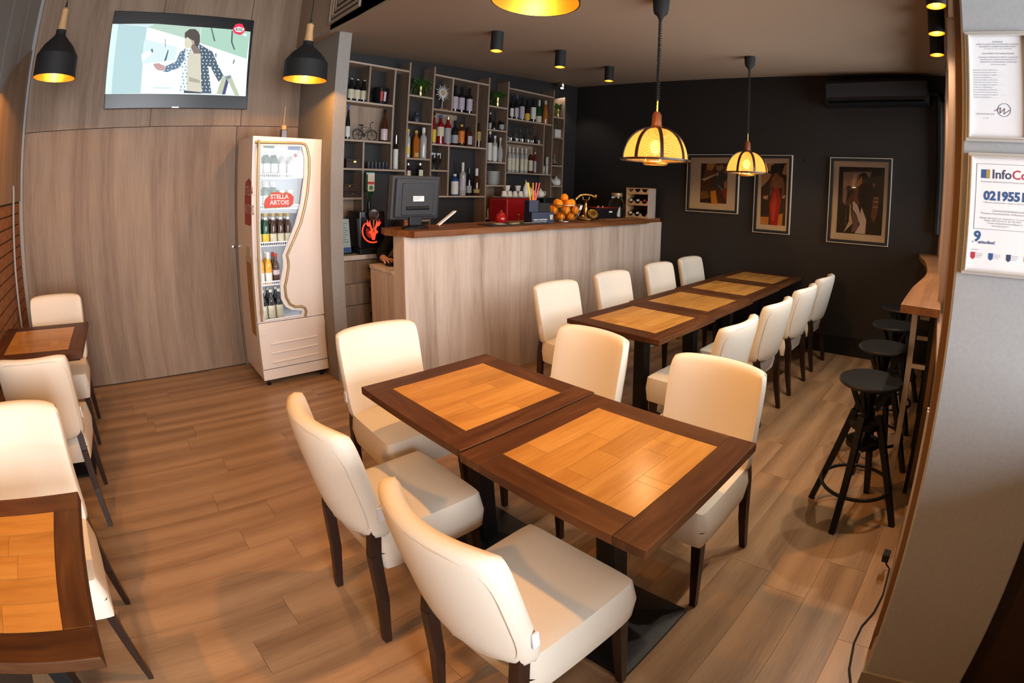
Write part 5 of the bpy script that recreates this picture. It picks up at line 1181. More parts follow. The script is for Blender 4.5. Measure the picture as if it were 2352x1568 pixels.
hr = MB().ball((0, -.010, 1.445), .098, 20, 14, (.92, 1.0, 1.0))
hr.f = [f for f in hr.f if not (sum(hr.v[i][2] for i in f) / len(f) < 1.43 and sum(hr.v[i][1] for i in f) / len(f) < -.03)]
hr.m = [0] * len(hr.f)
hr.build('hair', M['hair'], pr_, smooth=60)
for s_ in (-1, 1):
    MB().ball((s_ * .032, -.108, 1.425), .010, 10, 8).build('eye', M['paper'], pr_, smooth=60)
    MB().ball((s_ * .088, -.02, 1.41), .022, 10, 8, (.35, .7, 1)).build('ear', M['skin'], pr_, smooth=60)
MB().tube([(0, -.112, 1.43), (0, -.132, 1.395), (0, -.115, 1.388)], [.008, .014, .008], 8).build('nose', M['skin'], pr_, smooth=60)
MB().ball((0, -.108, 1.362), .022, 10, 6, (1, .4, .3)).build('mouth', mat('lips', (.35, .10, .08), .4), pr_, smooth=60)
for s_ in (-1, 1): box(s_ * .12 - .042, s_ * .12 + .042, -.64, -.40, 0, .065).build('shoe', M['black_matte'], pr_, bevel=.02, seg=3)
sl = thing('bar_chair', 'black swivel stool under the person behind the bar', 'stool', (2.30, 4.03, 0))
MB().lathe([(.17, .40), (.18, .41), (.18, .445), (.15, .455)], 28).build('seat', M['black'], sl, smooth=40)
MB().lathe([(.03, .02), (.03, .40)], 14).build('column', M['steel'], sl, smooth=40)
MB().lathe([(.20, 0), (.20, .012), (.04, .03)], 28).build('base', M['black'], sl, smooth=40)
ms = thing('computer_mouse', 'black computer mouse under the hand on the low desk', 'mouse', (1.955, 3.755, .9552), R(6))
MB().ball((0, 0, .004), .033, 18, 12, (.95, 1.6, .92)).xf(lambda p: Vector((p.x, p.y, max(0, p.z)))).build('shell', M['black_gloss'], ms, smooth=60)
MB().tube([(0, -.025, .030), (0, -.037, .026)], .004, 8).build('wheel', M['rubber'], ms)
named('note_paper', box(-.07, .07, -.05, .05, 0, .004), 'paper', 'sheet of paper on the low desk beside the mouse', 'paper', (1.965, 3.60, .9552), rz=R(12))

# ================================================================ on the bar top
CZ2 = CZ + .0004
mt = thing('bar_mat', 'black rubber bar mat with pale cards on the bar', 'mat', (2.98, 3.42, CZ2))
box(-.33, .33, -.10, .10, 0, .010).build('mat', M['rubber'], mt, bevel=.003)
for k, (x, y) in enumerate(((-.20, -.05), (-.06, -.06), (.02, .02), (.13, -.03), (.22, .04), (-.15, .05))):
    box(x - .045, x + .045, y - .022, y + .022, .0102, .012).build('card', M['lab_cream'], mt)
rp_ = thing('red_pot', 'shiny red lidded pot behind the bar mat', 'pot', (2.97, 3.60, CZ2))
MB().lathe([(.040, 0), (.052, .012), (.050, .05), (.034, .085), (.020, .092)], 24).build('body', M['red_enamel'], rp_, smooth=60)
MB().lathe([(.022, .092), (.010, .104), (.012, .112), (.003, .118)], 16).build('knob', M['red_enamel'], rp_, smooth=60)
sd = thing('brass_stand', 'small brass stem stand beside the navy caddy', 'stand', (3.09, 3.50, CZ2))
MB().lathe([(.026, 0), (.024, .005), (.005, .010), (.005, .060), (.016, .075), (.016, .080)], 18).build('stem', M['brass'], sd, smooth=40)

cd_ = thing('bar_caddy', 'navy blue bar caddy with white lettering', 'caddy', (3.27, 3.42, CZ2), R(-8))
box(-.125, .125, -.065, .065, 0, .105).build('box', M['navy'], cd_, bevel=.003)
box(-.125, -.02, -.02, .060, .105, .21).build('straw_holder', M['navy'], cd_, bevel=.002)
box(.0, .12, .0, .062, .105, .185).build('napkin_slot', M['black_matte'], cd_, bevel=.002)
def lettering(body, size, m, parent, loc, rot, bold=0.0, align='LEFT', name='lettering'):
    me = text_mesh(body, size, align, bold); me.name = name; me.materials.clear(); me.materials.append(m)
    return share(me, name, parent, loc, rot)
lettering('NOLO COCKTAILS', .0175, M['paper'], cd_, (-.105, -.0660, .030), (PI / 2, 0, 0), .0006)
lettering('ALCOOL LIPSA DE ALTFEL NORMALA', .0085, M['paper'], cd_, (-.105, -.0660, .014), (PI / 2, 0, 0), .0002)
MB().prism([(.078, .035), (.106, .035), (.110, .080), (.074, .080)], 'xz', -.0665, -.0658).build('printed_glass', M['lab_cream'], cd_)
for i, (m_, dx, dy, tl) in enumerate((('straw_yellow', -.108, .005, -.30), ('straw_yellow', -.095, .02, -.18), ('straw_orange', -.078, .0, -.05), ('straw_orange', -.070, .022, .02), ('straw_pink', -.056, .004, .10), ('straw_pink', -.048, .025, .20), ('straw_pink', -.038, .010, .28))):
    o = MB().tube([(0, 0, 0), (tl * .15, 0, .16)], .0055, 10).build('drinking_straw', M[m_], None, (3.27 + dx, 3.42 + dy, CZ2 + .2105), smooth=60)
    col = m_.split('_')[1]; tag(o, col + ' drinking straw in the navy caddy, ' + ('leftmost', 'second from left', 'third from left', 'in the middle', 'fifth from left', 'sixth from left', 'rightmost')[i], 'straw', col + ' straws in the caddy')

# wire bowl of oranges
BOWL = (3.63, 3.46)
wb = thing('wire_bowl', 'chrome wire fruit bowl full of oranges on the bar', 'bowl', (*BOWL, CZ2))
bp_ = [(.070, .006), (.105, .020), (.145, .060), (.172, .115), (.185, .165)]
for k in range(26):
    an = 2 * PI * k / 26
    MB().tube([(r * math.cos(an + z * 1.4), r * math.sin(an + z * 1.4), z) for r, z in bp_], 0.0030, 5).build('wire', M['chrome'], wb, smooth=60)
for r, z, q in ((.185, .167, .004), (.070, .006, .004)):
    MB().tube([(r * math.cos(2 * PI * i / 40), r * math.sin(2 * PI * i / 40), z) for i in range(40)], q, 6, closed=True).build('ring', M['chrome'], wb, smooth=60)
MB().lathe([(.075, .002), (.075, .004)], 24).build('base_plate', M['chrome'], wb)
orm = MB().ball((0, 0, 0), .040, 20, 14, (1, 1, .96)).mesh('orange', M['orange'], 60)
nav = MB().lathe([(.004, .0378), (.003, .0395)], 8).mesh('stem_end', M['leaf'])
OR = [(-.062, -.03, .052), (.03, -.068, .052), (.07, .022, .054), (-.008, .05, .052), (-.118, .01, .112), (-.062, -.10, .115), (.045, -.115, .116), (.120, -.035, .118), (.10, .07, .115), (-.03, .118, .115), (-.095, .085, .115), (.002, -.02, .122), (-.100, -.035, .178), (-.018, -.085, .180), (.062, -.05, .182), (.045, .045, .182), (-.045, .045, .182), (.132, .02, .185), (.0, -.01, .235)]
for i, (x, y, z) in enumerate(OR):
    o = share(orm, 'orange', None, (BOWL[0] + x, BOWL[1] + y, CZ2 + z), (i * .7, i * 1.3, i)); share(nav, 'stem_end', o)
    tag(o, 'topmost orange crowning the pile in the wire bowl' if z > .2 else 'ripe orange in the bottom layer of the wire bowl' if z < .06 else 'ripe orange low in the wire bowl, seen through the wires' if z < .13 else 'ripe orange in the upper layer of the wire bowl', 'orange', 'oranges in the wire bowl')

# antique brass telephone
ph = thing('telephone', 'antique brass telephone with a cradle handset on the bar', 'telephone', (4.00, 3.50, CZ2), R(-35))
MB().lathe([(.088, 0), (.092, .010), (.092, .020), (.074, .030), (.070, .042), (.040, .052), (.030, .060)], 32).build('base', M['brass'], ph, smooth=35)
MB().lathe([(.030, .058), (.024, .075), (.026, .13), (.018, .15), (.016, .19), (.022, .20), (.030, .215), (.012, .222)], 20).build('column', M['brass'], ph, smooth=40)
MB().lathe([(.050, -.018), (.056, -.008), (.056, .010), (.046, .014)], 28).xf(lambda p: Vector((p.x + .06, -p.z * .8 - .085 + p.y * .5, p.y * .8 + .075))).build('dial', M['brass'], ph, smooth=40)
for k in range(10):
    a_ = 2 * PI * k / 10
    MB().ball((.06 + .036 * math.cos(a_), -.096 + .018 * math.sin(a_), .077 + .029 * math.sin(a_)), .0070, 8, 6).build('finger_hole', M['lab_yellow'], ph, smooth=60)
for s_ in (-1, 1): MB().tube([(0, 0, .21), (s_ * .030, 0, .212), (s_ * .036, 0, .245)], .006, 8).build('cradle_fork', M['brass'], ph, smooth=60)
MB().tube([(-.088, 0, .232), (-.060, 0, .258), (-.02, 0, .266), (.02, 0, .266), (.060, 0, .262), (.088, 0, .245)], [.013, .012, .011, .011, .012, .013], 10).build('handset', M['brass'], ph, smooth=60)
MB().lathe([(.012, -.012), (.021, .006), (.023, .030)], 20).xf(lambda p: Vector((-.088 - p.z * .75, p.y, .232 - p.z * .65 + p.x))).build('mouthpiece', M['brass'], ph, smooth=40)
MB().lathe([(.012, -.012), (.021, .006), (.023, .026)], 20).xf(lambda p: Vector((.088 + p.z * .85, p.y, .245 + p.z * .2 + p.x))).build('earpiece', M['brass'], ph, smooth=40)
MB().tube([(-.03, .0, .15), (-.065, 0, .17), (-.07, 0, .12), (-.05, 0, .07)], .004, 6).build('cord', M['leather_dark'], ph, smooth=60)

rb = thing('snack_bowl', 'square black bowl with red inside and small white print', 'bowl', (4.36, 3.58, CZ2), R(-18))
mb = MB()
def sqr(q, z): return mb.ring([(i * q, j * q * .7, z) for i, j in ((-1, -1), (1, -1), (1, 1), (-1, 1))])
A_, B_, C_ = sqr(.115, 0), sqr(.155, .125), sqr(.148, .125)
mb.bridge(A_, B_); mb.face(A_[::-1]); mb.bridge(B_, C_)
mb.build('shell', M['black_gloss'], rb)
mb = MB(); B_, D2 = sqr(.1485, .1275), sqr(.112, .010); mb.bridge(B_, D2); mb.face(D2); mb.build('red_lining', M['red_enamel'], rb)
mb = MB(); B_ = sqr(.156, .1285); C_ = sqr(.147, .1285); mb.bridge(B_, C_); mb.build('rim', M['lab_red'], rb, fix=False)
box(.03, .07, -.1035, -.0995, .075, .09).build('print', M['paper'], rb)
for k in range(2): MB().lathe([(.006, .10), (.006, .145)], 10, (-.05 + k * .06, 0, 0)).build('toothpick_holder', M['lab_cream'], rb)

gj = thing('drink_jar', 'glass drinks jar half full of cloudy juice with a metal lid', 'jar', (4.72, 3.66, CZ2))
MB().lathe([(.085, 0), (.095, .010), (.095, .180), (.075, .215), (.060, .228), (.060, .245)], 28, cap1=False).build('glass_body', M['clear'], gj, smooth=40)
MB().lathe([(.084, .005), (.092, .012), (.092, .100)], 28).build('juice', M['juice'], gj, smooth=40)
MB().lathe([(.064, .246), (.066, .250), (.066, .285), (.058, .290)], 28).build('lid', M['trim_gold'], gj, smooth=40)
named('serving_board', box(-.33, .33, -.06, .06, 0, .010), 'bar_wood', 'thin wooden board lying under the snack bowl', 'board', (4.52, 3.44, CZ2), rz=R(2), bevel=.002)

wr_ = thing('wine_rack', 'small pine wine rack holding bottles at the wall end of the bar', 'wine rack', (4.985, 3.50, CZ2), R(-80))
wd, dp_, hh = .30, .20, .345
box(-wd / 2, -wd / 2 + .014, -dp_ / 2, dp_ / 2, 0, hh).build('side', M['pine'], wr_, bevel=.001)
box(wd / 2 - .014, wd / 2, -dp_ / 2, dp_ / 2, 0, hh).build('side', M['panel_light'], wr_, bevel=.001)
box(-wd / 2, wd / 2, -dp_ / 2, dp_ / 2, hh + .0005, hh + .012).build('top', M['pine'], wr_, bevel=.001)
box(-wd / 2 + .014, wd / 2 - .014, dp_ / 2 - .008, dp_ / 2, 0, hh).build('back', M['leather_dark'], wr_)
for z0, up in ((0, True), (.150, True), (hh - .062, False)):
    pts = []
    n3 = 3; w3 = (wd - .028) / n3
    x = -wd / 2 + .014
    if up:
        pts = [(x, z0), (wd / 2 - .014, z0), (wd / 2 - .014, z0 + .05)]
        for k in range(n3):
            xc = wd / 2 - .014 - (k + .5) * w3
            pts += [(xc + .036 * math.cos(a_), z0 + .055 - .034 * math.sin(a_)) for a_ in [PI * q / 8 for q in range(9)]]
        pts += [(x, z0 + .05)]
    else:
        pts = [(x, z0 + .062), (x, z0 + .02)]
        pts = [(wd / 2 - .014, z0 + .060), (x, z0 + .060), (x, z0)] + [(wd / 2 - .014, z0)]
        pts = [(x, z0), (wd / 2 - .014, z0), (wd / 2 - .014, z0 + .055)]
        for k in range(n3):
            xc = wd / 2 - .014 - (k + .5) * w3
            pts += [(xc + .036 * math.cos(a_), z0 + .058 - .034 * math.sin(a_)) for a_ in [PI * q / 8 for q in range(9)]]
        pts += [(x, z0 + .055)]
    MB().prism(pts, 'xz', -dp_ / 2, -dp_ / 2 + .010).build('cradle', M['pine'], wr_)
cA, sA = math.cos(R(-80)), math.sin(R(-80))
def in_rack(lx, ly, lz): return (4.985 + lx * cA - ly * sA, 3.50 + lx * sA + ly * cA, CZ2 + lz)
lying = MB().lathe([(.034, .0), (.036, .005), (.036, .115), (.014, .150), (.013, .185)], 16).xf(lambda p: Vector((p.x, .092 - p.z, p.y))).mesh('bottle', M['dark_glass'], 40)
lcap = MB().lathe([(.0145, .16), (.0145, .188)], 12).xf(lambda p: Vector((p.x, .092 - p.z, p.y))).mesh('foil', M['lab_white'], 40)
lcap2 = MB().lathe([(.0145, .16), (.0145, .188)], 12).xf(lambda p: Vector((p.x, .092 - p.z, p.y))).mesh('foil', M['lab_red'], 40)
k = 0
for z0, row_ in ((.060, 'lower'), (.210, 'upper')):
    for j, pos in enumerate(('left', 'middle', 'right')):
        if row_ == 'lower' and j == 2: continue
        o = share(lying, 'bottle', None, in_rack((j - 1) * .0907, 0, z0), (0, 0, R(-80))); share(lcap2 if (j == 2) else lcap, 'foil', o)
        tag(o, 'dark wine bottle lying in the pine rack, %s row, %s' % (row_, pos), 'bottle', 'bottles in the pine rack')

# ================================================================ drinks fridge
FX0, FY0, FW_, FH_, FD_ = .991, 4.2196, .568, 1.945, .60
fr = thing('display_fridge', 'white upright drinks fridge with a curved glass door and lit bottles', 'fridge', (FX0, FY0, 0))
trimp = [(.017, 1.897), (.213, 1.902), (.396, 1.906), (.427, 1.899), (.444, 1.875), (.463, 1.799), (.468, 1.672), (.455, 1.518), (.429, 1.392), (.398, 1.281), (.336, 1.151), (.276, 1.035), (.286, .990), (.286, .943), (.264, .847), (.247, .792), (.251, .707), (.280, .646), (.323, .621), (.377, .618), (.404, .601), (.413, .571), (.401, .530)]
opn = [(.067, 1.878), (.400, 1.884), (.427, 1.797), (.427, 1.644), (.399, 1.435), (.354, 1.276), (.299, 1.153), (.243, 1.035), (.246, .996), (.242, .933), (.212, .824), (.213, .697), (.242, .636), (.285, .606), (.337, .594), (.374, .587), (.380, .569), (.365, .548), (.060, .544), (.055, .60), (.058, .934), (.061, 1.186), (.066, 1.64)]
box(0, .025, .03, FD_, .06, FH_).build('side_wall', M['fridge'], fr, bevel=.004)
box(FW_ - .025, FW_, .03, FD_, .06, FH_).build('side_wall', M['fridge'], fr, bevel=.004)
box(.025, FW_ - .025, FD_ - .03, FD_, .06, FH_).build('back_wall', M['fridge_in'], fr)
box(.025, FW_ - .025, .03, FD_ - .03, FH_ - .05, FH_).build('top', M['fridge'], fr)
box(.025, FW_ - .025, .03, FD_ - .03, .06, .525).build('compressor_box', M['fridge_in'], fr)
MB().prism([(0, .528), (FW_, .528), (FW_, FH_), (0, FH_)], 'xz', 0, .028, holes=[opn[::-1]]).build('door', M['fridge'], fr)
MB().tube([(x, -.004, z) for x, z in trimp], .0105, 8).build('door_trim', M['trim_gold'], fr, smooth=60)
MB().tube([(x, -.003, z) for x, z in opn], .0065, 6, closed=True).build('door_gasket', M['fridge_in'], fr, smooth=60)
MB().prism(opn, 'xz', .010, .014).build('door_glass', M['glass'], fr)
hb = MB().tube([(.040, -.035, 1.915), (.040, -.036, 1.4), (.030, -.035, .545)], .0085, 8).build('door_handle', M['trim_gold'], fr, smooth=60)
for z in (1.86, 1.0, .60): box(.033, .047, -.03, .0, z, z + .03).build('handle_mount', M['trim_gold'], hb)
fpn = box(0, FW_, -.004, .03, .148, .520).build('lower_panel', M['fridge'], fr, bevel=.006)
for z in (.352, .277, .202):
    MB().tube([(.09, -.006, z - .004), (.49, -.006, z + .004)], [.010] * 2, 10).xf(lambda p: Vector((p.x, -.006 + (p.y + .006) * .5, p.z))).build('ridge', M['fridge'], fpn, smooth=60)
for x0, x1, z in ((0, .065, .455), (.505, FW_, .462)):
    MB().prism([(x0, z - .03), (x1, z - .03), (x1, z + .03), (x0, z + .03)], 'xz', -.008, -.003).build('grip', M['fridge'], fpn, bevel=.003)
box(0, FW_, 0, .03, .058, .142).build('kick_panel', M['fridge'], fr, bevel=.003)
for x in (.05, FW_ - .05):
    for y in (.06, FD_ - .06): MB().lathe([(.018, 0), (.018, .012), (.008, .016), (.008, .06)], 14, (x, y, 0)).build('foot', M['black'], fr, smooth=40)
SH = (1.640, 1.397, 1.111, .804)
for z in SH:
    sf = box(.03, FW_ - .03, .075, FD_ - .04, z - .006, z).build('wire_shelf', M['wire_white'], fr)
    box(.03, FW_ - .03, .060, .068, z + .022, z + .030).build('shelf_rail', M['wire_white'], sf)
    mb = MB()
    for k in range(34): mb.bx(.034 + k * .0151, .037 + k * .0151, .060, .066, z - .006, z + .024)
    mb.build('shelf_rail_bars', M['wire_white'], sf)['kind'] = 'stuff'
for x in (.035, FW_ - .045): box(x, x + .010, .034, .046, .56, 1.87).build('light_strip', M['strip'], fr)
add_light('fridge_light', 'AREA', (.28, .30, 1.875), 1.2, (.85, .92, 1.0), fr, size=.4, size_y=.3)
add_light('fridge_light', 'AREA', (.28, .05, 1.2), 1.1, (.85, .92, 1.0), fr, size=.45, size_y=1.2, rot=(R(90), 0, 0))
# side stickers and the red sign in the door
sg = [(-.118, -.045), (-.105, -.062), (.085, -.055), (.112, -.035), (.118, .015), (.100, .038), (.060, .052), (.030, .045), (-.010, .056), (-.055, .052), (-.075, .030), (-.110, .0)]
sgo = MB().prism([(.222 + x, 1.468 + z) for x, z in sg], 'xz', .0050, .0070).build('brand_sign', mat('sign_red', (.52, .035, .02), .4), fr)
MB().prism([(.222 + x * 1.05, 1.468 + z * 1.08) for x, z in sg], 'xz', .0072, .0082).build('sign_border', M['lab_gold'], sgo)
lettering('STELLA', .046, M['paper'], sgo, (.222 + .004, .0042, 1.475), (PI / 2, 0, 0), .0012, 'CENTER')
lettering('ARTOIS', .046, M['paper'], sgo, (.222 + .004, .0042, 1.430), (PI / 2, 0, 0), .0012, 'CENTER')
ss_ = MB().prism([(.14 - y, z) for y, z in ((-.12, 1.27), (.10, 1.27), (.13, 1.32), (.13, 1.60), (.05, 1.63), (-.09, 1.60), (-.12, 1.50))], 'yz', -.0015, 0).build('side_sticker', mat('sticker_red', (.34, .045, .035), .5), fr)
lettering('STELLA', .10, M['lab_pink'], ss_, (-.0022, .255, 1.50), (PI / 2, 0, -PI / 2), .002)
lettering('ARTOIS', .10, M['lab_pink'], ss_, (-.0022, .255, 1.36), (PI / 2, 0, -PI / 2), .002)
MB().prism([(.16 + y, z) for y, z in ((-.07, .40), (.07, .40), (.09, .62), (.10, 1.02), (.05, 1.06), (-.05, 1.06), (-.10, 1.02), (-.09, .62))], 'yz', -.0015, 0).build('beer_glass_sticker', mat('sticker_amber', (.34, .17, .04), .5), fr)
box(-.0016, 0, .08, .24, .98, 1.10).build('beer_foam_sticker', M['lab_cream'], fr)
MB().prism([(.09, 1.858), (.18, 1.858), (.18, 1.882), (.09, 1.882)], 'xz', .016, .0170).build('green_sticker', M['lab_green'], fr)
MB().prism([(.29, 1.852), (.39, 1.852), (.39, 1.882), (.29, 1.882)], 'xz', .016, .0170).build('thermometer', M['lab_blue'], fr)
MB().prism([(.355, 1.79), (.375, 1.81), (.355, 1.83), (.335, 1.81)], 'xz', .016, .0170).build('red_diamond_sticker', M['lab_red'], fr)
def fb(lx, ly, zi, H, Rr, shape, glass, lab, label, group, **kw):
    label = label + (', front row, ' if ly < .15 else ', back row, ') + ('first' if lx < .10 else 'second' if lx < .16 else 'third' if lx < .225 else 'fourth' if lx < .30 else 'fifth')
    bottle(FX0 + lx, FY0 + ly, zi + .0006, H, Rr, shape, glass, lab=lab, label=label, group=group, **kw)
for j in range(2):
    for i in range(3):
        x = .085 + i * .062
        fb(x, .115 + j * .09, SH[0], .215, .0285, 'beer', 'green_glass', 'lab_white', 'green beer bottle with white neck on the top fridge shelf', 'green beers on the top fridge shelf', cap='lab_white', neck='lab_white', band=(.16, .48))
        fb(x, .115 + j * .09, SH[1], .205, .0285, 'beer', 'green_glass', 'lab_white', 'green beer bottle behind the red sign on the second fridge shelf', 'green beers on the second fridge shelf', cap='foil', neck='lab_white', band=(.16, .48))
    for i in range(2):
        x = .275 + i * .07
        fb(x, .115 + j * .09, SH[0], .205, .030, 'beer', 'cloudy', 'lab_white', 'pale bottle with white oval label on the top fridge shelf', 'pale bottles on the top fridge shelf', cap='lab_white', neck='lab_white', band=(.14, .52))
        fb(x, .115 + j * .09, SH[1], .14, .031, 'jar', 'cloudy', 'lab_cream', 'pale jar with cream label at the right of the second fridge shelf', 'pale jars on the second fridge shelf', cap='foil', band=(.14, .5))
    for i in range(5):
        x = .075 + i * .062
        fb(x, .115 + j * .09, SH[2], .245, .0285, 'beer', 'green_glass' if i < 2 else 'brown_glass', 'lab_cream' if i != 1 else 'lab_yellow', ('green' if i < 2 else 'brown') + ' beer bottle with gold cap on the middle fridge shelf', ('green' if i < 2 else 'brown') + ' beers on the middle fridge shelf', cap='lab_gold', neck='lab_white', band=(.10, .36))
    for i in range(2):
        x = .085 + i * .064
        fb(x, .115 + j * .09, SH[3], .25, .0285, 'beer', 'yellow_spirit', 'lab_white', 'pale lager bottle with white cap on the fourth fridge shelf', 'pale lagers on the fourth fridge shelf', cap='lab_white', neck='lab_white', band=(.08, .36))
    fb(.212, .115 + j * .09, SH[3], .235, .0275, 'beer', 'brown_glass', 'lab_pink', 'dark bottle with pink label on the fourth fridge shelf', 'dark bottles on the fourth fridge shelf', cap='lab_red', band=(.30, .46))
    for i in range(3):
        fb(.085 + i * .068, .115 + j * .10, .525, .235, .031, 'beer', 'dark_glass', 'lab_cream', 'black beer bottle with cream label on the fridge floor', 'black beers on the fridge floor', cap='foil', band=(.03, .46), emb='lab_black')
rd = thing('reed_diffuser', 'small brown reed diffuser bottle with one stick on top of the fridge', 'diffuser', (1.285, 4.40, FH_ + .0005))
box(-.026, .026, -.026, .026, 0, .075).build('bottle', M['brown_glass'], rd, bevel=.005)
MB().lathe([(.022, .075), (.022, .108)], 18).build('cap', M['neck_wood'], rd, smooth=40)
MB().tube([(0, 0, .10), (.003, 0, .26)], .002, 5).build('reed', M['neck_wood'], rd)
named('fridge_cord', MB().tube([(1.60, 4.70, .25), (1.70, 3.96, .10), (1.72, 3.93, .02), (1.66, 3.92, .006), (1.60, 3.96, .006), (1.575, 4.10, .006)], .0035, 6), 'wire_white', 'white power cord beside the fridge foot', 'cable', smooth=60)

# ================================================================ television
TVW, TVH = 1.29, .765
tv = thing('television', 'wall-mounted flat television showing a man in a checked shirt', 'television', (.412, YT - .035, 2.19))
tv.rotation_euler = (R(3.5), R(-2.3), 0)
box(-TVW / 2, TVW / 2, -.03, .0, 0, TVH).build('casing', M['tv_black'], tv, bevel=.004)
box(-.25, .25, .0, .06, .15, .55).build('wall_mount', M['black'], tv)
box(-.03, .03, -.034, -.029, .004, .012).build('brand_plate', M['silver'], tv)
scp = MB().prism([(-TVW / 2 + .012, .018), (TVW / 2 - .012, .018), (TVW / 2 - .012, TVH - .012), (-TVW / 2 + .012, TVH - .012)], 'xz', -.0312, -.0302).build('screen', M['tv_black'], tv)
flat_art('screen_picture', ART_TV, tv, lambda x, z, d: (x - TVW / 2, -.0316 - d, z), TVW, TVH, M['screen'], 0, .00006)
lettering('KISS', .036, M['black_matte'], tv, (.514, -.0425, .658), (PI / 2, 0, 0), .001, 'CENTER')

# ================================================================ framed pictures on the black wall
def picture(y0, y1, z0, z1, art, label, skew=0.0):
    t = thing('framed_picture', label, 'picture', (XB, (y0 + y1) / 2, z0), group='framed pictures on the black wall')
    w, h = abs(y1 - y0), z1 - z0
    def fr_(a, b, m, x0, x1, nm):
        MB().prism([(-w / 2 + a, a), (w / 2 - a, a), (w / 2 - a, h - a), (-w / 2 + a, h - a)], 'yz', x0, x1, holes=[[(-w / 2 + b, b), (w / 2 - b, b), (w / 2 - b, h - b), (-w / 2 + b, h - b)]]).build(nm, M[m], t)
    fr_(0, .007, 'cream_edge', -.030, -.001, 'outer_edge')
    fr_(.007, .034, 'black_matte', -.027, -.002, 'frame')
    MB().prism([(-w / 2 + .034, .034), (w / 2 - .034, .034), (w / 2 - .034, h - .034), (-w / 2 + .034, h - .034)], 'yz', -.010, -.004).build('mat_board', M['card'], t)
    flat_art('print', art, t, lambda x, z, d: (-.0105 - d, w / 2 - x, z), w, h, M['print'], 0, .00012)
    box(-.0175, -.0165, -w / 2 + .03, w / 2 - .03, .03, h - .03).build('glass', M['pic_glass'], t)
picture(2.985, 2.318, 1.376, 2.040, ART_P1, 'framed jazz trumpeter print partly behind the near dome lamp')
picture(2.127, 1.706, 1.194, 2.034, ART_P2, 'tall narrow framed print of a woman in a red dress')
picture(1.300, .675, 1.156, 2.016, ART_P3, 'framed dark print of a singer in a white dress')
named('wall_socket_plate', MB().lathe([(.022, 0), (.022, .004), (.010, .006)], 16).xf(lambda p: Vector((-p.z, p.x, p.y))), 'blackwall', 'small round blank cover on the black wall between two pictures', 'cover', (XB, 1.563, 1.985), smooth=40)

# ================================================================ framed papers on the white pier
def paper_frame(y0, y1, z0, z1, label):
    t = thing('framed_document', label, 'document', (1.42, (y0 + y1) / 2, z0))
    w, h = y0 - y1, z1 - z0
    for a, b, x0, m_ in ((0, .007, -.012, 'silver'), (.007, .012, -.016, 'silver')):
        MB().prism([(-w / 2 + a, a), (w / 2 - a, a), (w / 2 - a, h - a), (-w / 2 + a, h - a)], 'yz', x0, -.001, holes=[[(-w / 2 + b, b), (w / 2 - b, b), (w / 2 - b, h - b), (-w / 2 + b, h - b)]]).build('frame', M[m_], t, bevel=.0015)
    box(-.006, -.002, -w / 2 + .01, w / 2 - .01, .01, h - .01).build('sheet', M['paper'], t)
    return t, w, h
RD = (PI / 2, 0, -PI / 2)                       # lettering that reads on a face looking towards -x
ink_blue = mat('ink_blue', (.03, .09, .25), .6); ink_red = mat('ink_red', (.42, .03, .06), .6); ink_grey = mat('ink_grey', (.22, .26, .33), .6); ink_dark = mat('ink_dark', (.03, .05, .12), .6)
d1, w, h = paper_frame(-.030, -.196, 1.765, 2.040, 'silver-framed certificate with small print, the upper one on the white pier')
def line(t, s, size, yc, z, m, align='CENTER', bold=0.0): return lettering(s, size, m, t, (-.0066, yc, z), RD, bold, align, 'text_line')
rows = [('ROMANIA', .0050, .247), ('DIRECTIA SANITARA VETERINARA SI PENTRU', .0046, .241), ('SIGURANTA ALIMENTELOR BUCURESTI', .0046, .235), ('Str. Ilioara nr. 16 Y, sector 3, Bucuresti', .0038, .230), ('DOCUMENT DE INREGISTRARE', .0050, .217), ('SANITARA VETERINARA SI PENTRU SIGURANTA', .0040, .208), ('ALIMENTELOR A UNITATII DE VANZARE CU', .0040, .202), ('AMANUNTUL A PRODUSELOR ALIMENTARE', .0040, .196), ('de alimentatie publica', .0038, .190)]
for s, sz_, z in rows: line(d1, s, sz_ * 1.15, 0, z, ink_grey)
for k in range(12): line(d1, ('Denumirea unitatii si sediul social', 'Adresa punctului de lucru, sector', 'Numar de inregistrare in registrul', 'Codul unic de identificare')[k % 4] + ' ' + '.' * (6 + k * 5 % 17), .0044, .064, .176 - k * .0062, ink_grey, 'LEFT')
MB().tube([(-.0064, -.012 + .016 * math.cos(2 * PI * i / 28), .078 + .016 * math.sin(2 * PI * i / 28)) for i in range(28)], .0005, 4, closed=True).build('stamp_ring', ink_blue, d1)
MB().tube([(-.0066, .012, .075), (-.0066, -.004, .084), (-.0066, -.002, .070), (-.0066, -.014, .082), (-.0066, -.012, .068), (-.0066, -.026, .078)], .0006, 4).build('signature', ink_dark, d1)
line(d1, 'DIRECTOR EXECUTIV', .0048, .058, .066, ink_grey, 'LEFT'); line(d1, 'nr. 114', .0044, .040, .056, ink_grey, 'LEFT')
d2, w, h = paper_frame(-.038, -.262, 1.440, 1.737, 'silver-framed consumer protection notice with a big phone number, lower on the white pier')
hw = w / 2
def ln(s, size, yl, z, m, bold=0.0): return lettering(s, size, m, d2, (-.0066, hw - yl, z), RD, bold, 'LEFT', 'text_line')
for a in (((.022, .112), (.200, .112), (.200, .113), (.022, .113)), ((.022, .270), (.200, .270), (.200, .271), (.022, .271)), ((.022, .112), (.023, .112), (.023, .271), (.022, .271)), ((.199, .112), (.200, .112), (.200, .271), (.199, .271))):
    MB().prism([(hw - p, q) for p, q in a], 'yz', -.0066, -.0061).build('border_line', ink_grey, d2)
MB().prism([(hw - .034, .236), (hw - .055, .236), (hw - .055, .257), (hw - .034, .257)], 'yz', -.0066, -.0061).build('logo', ink_blue, d2)
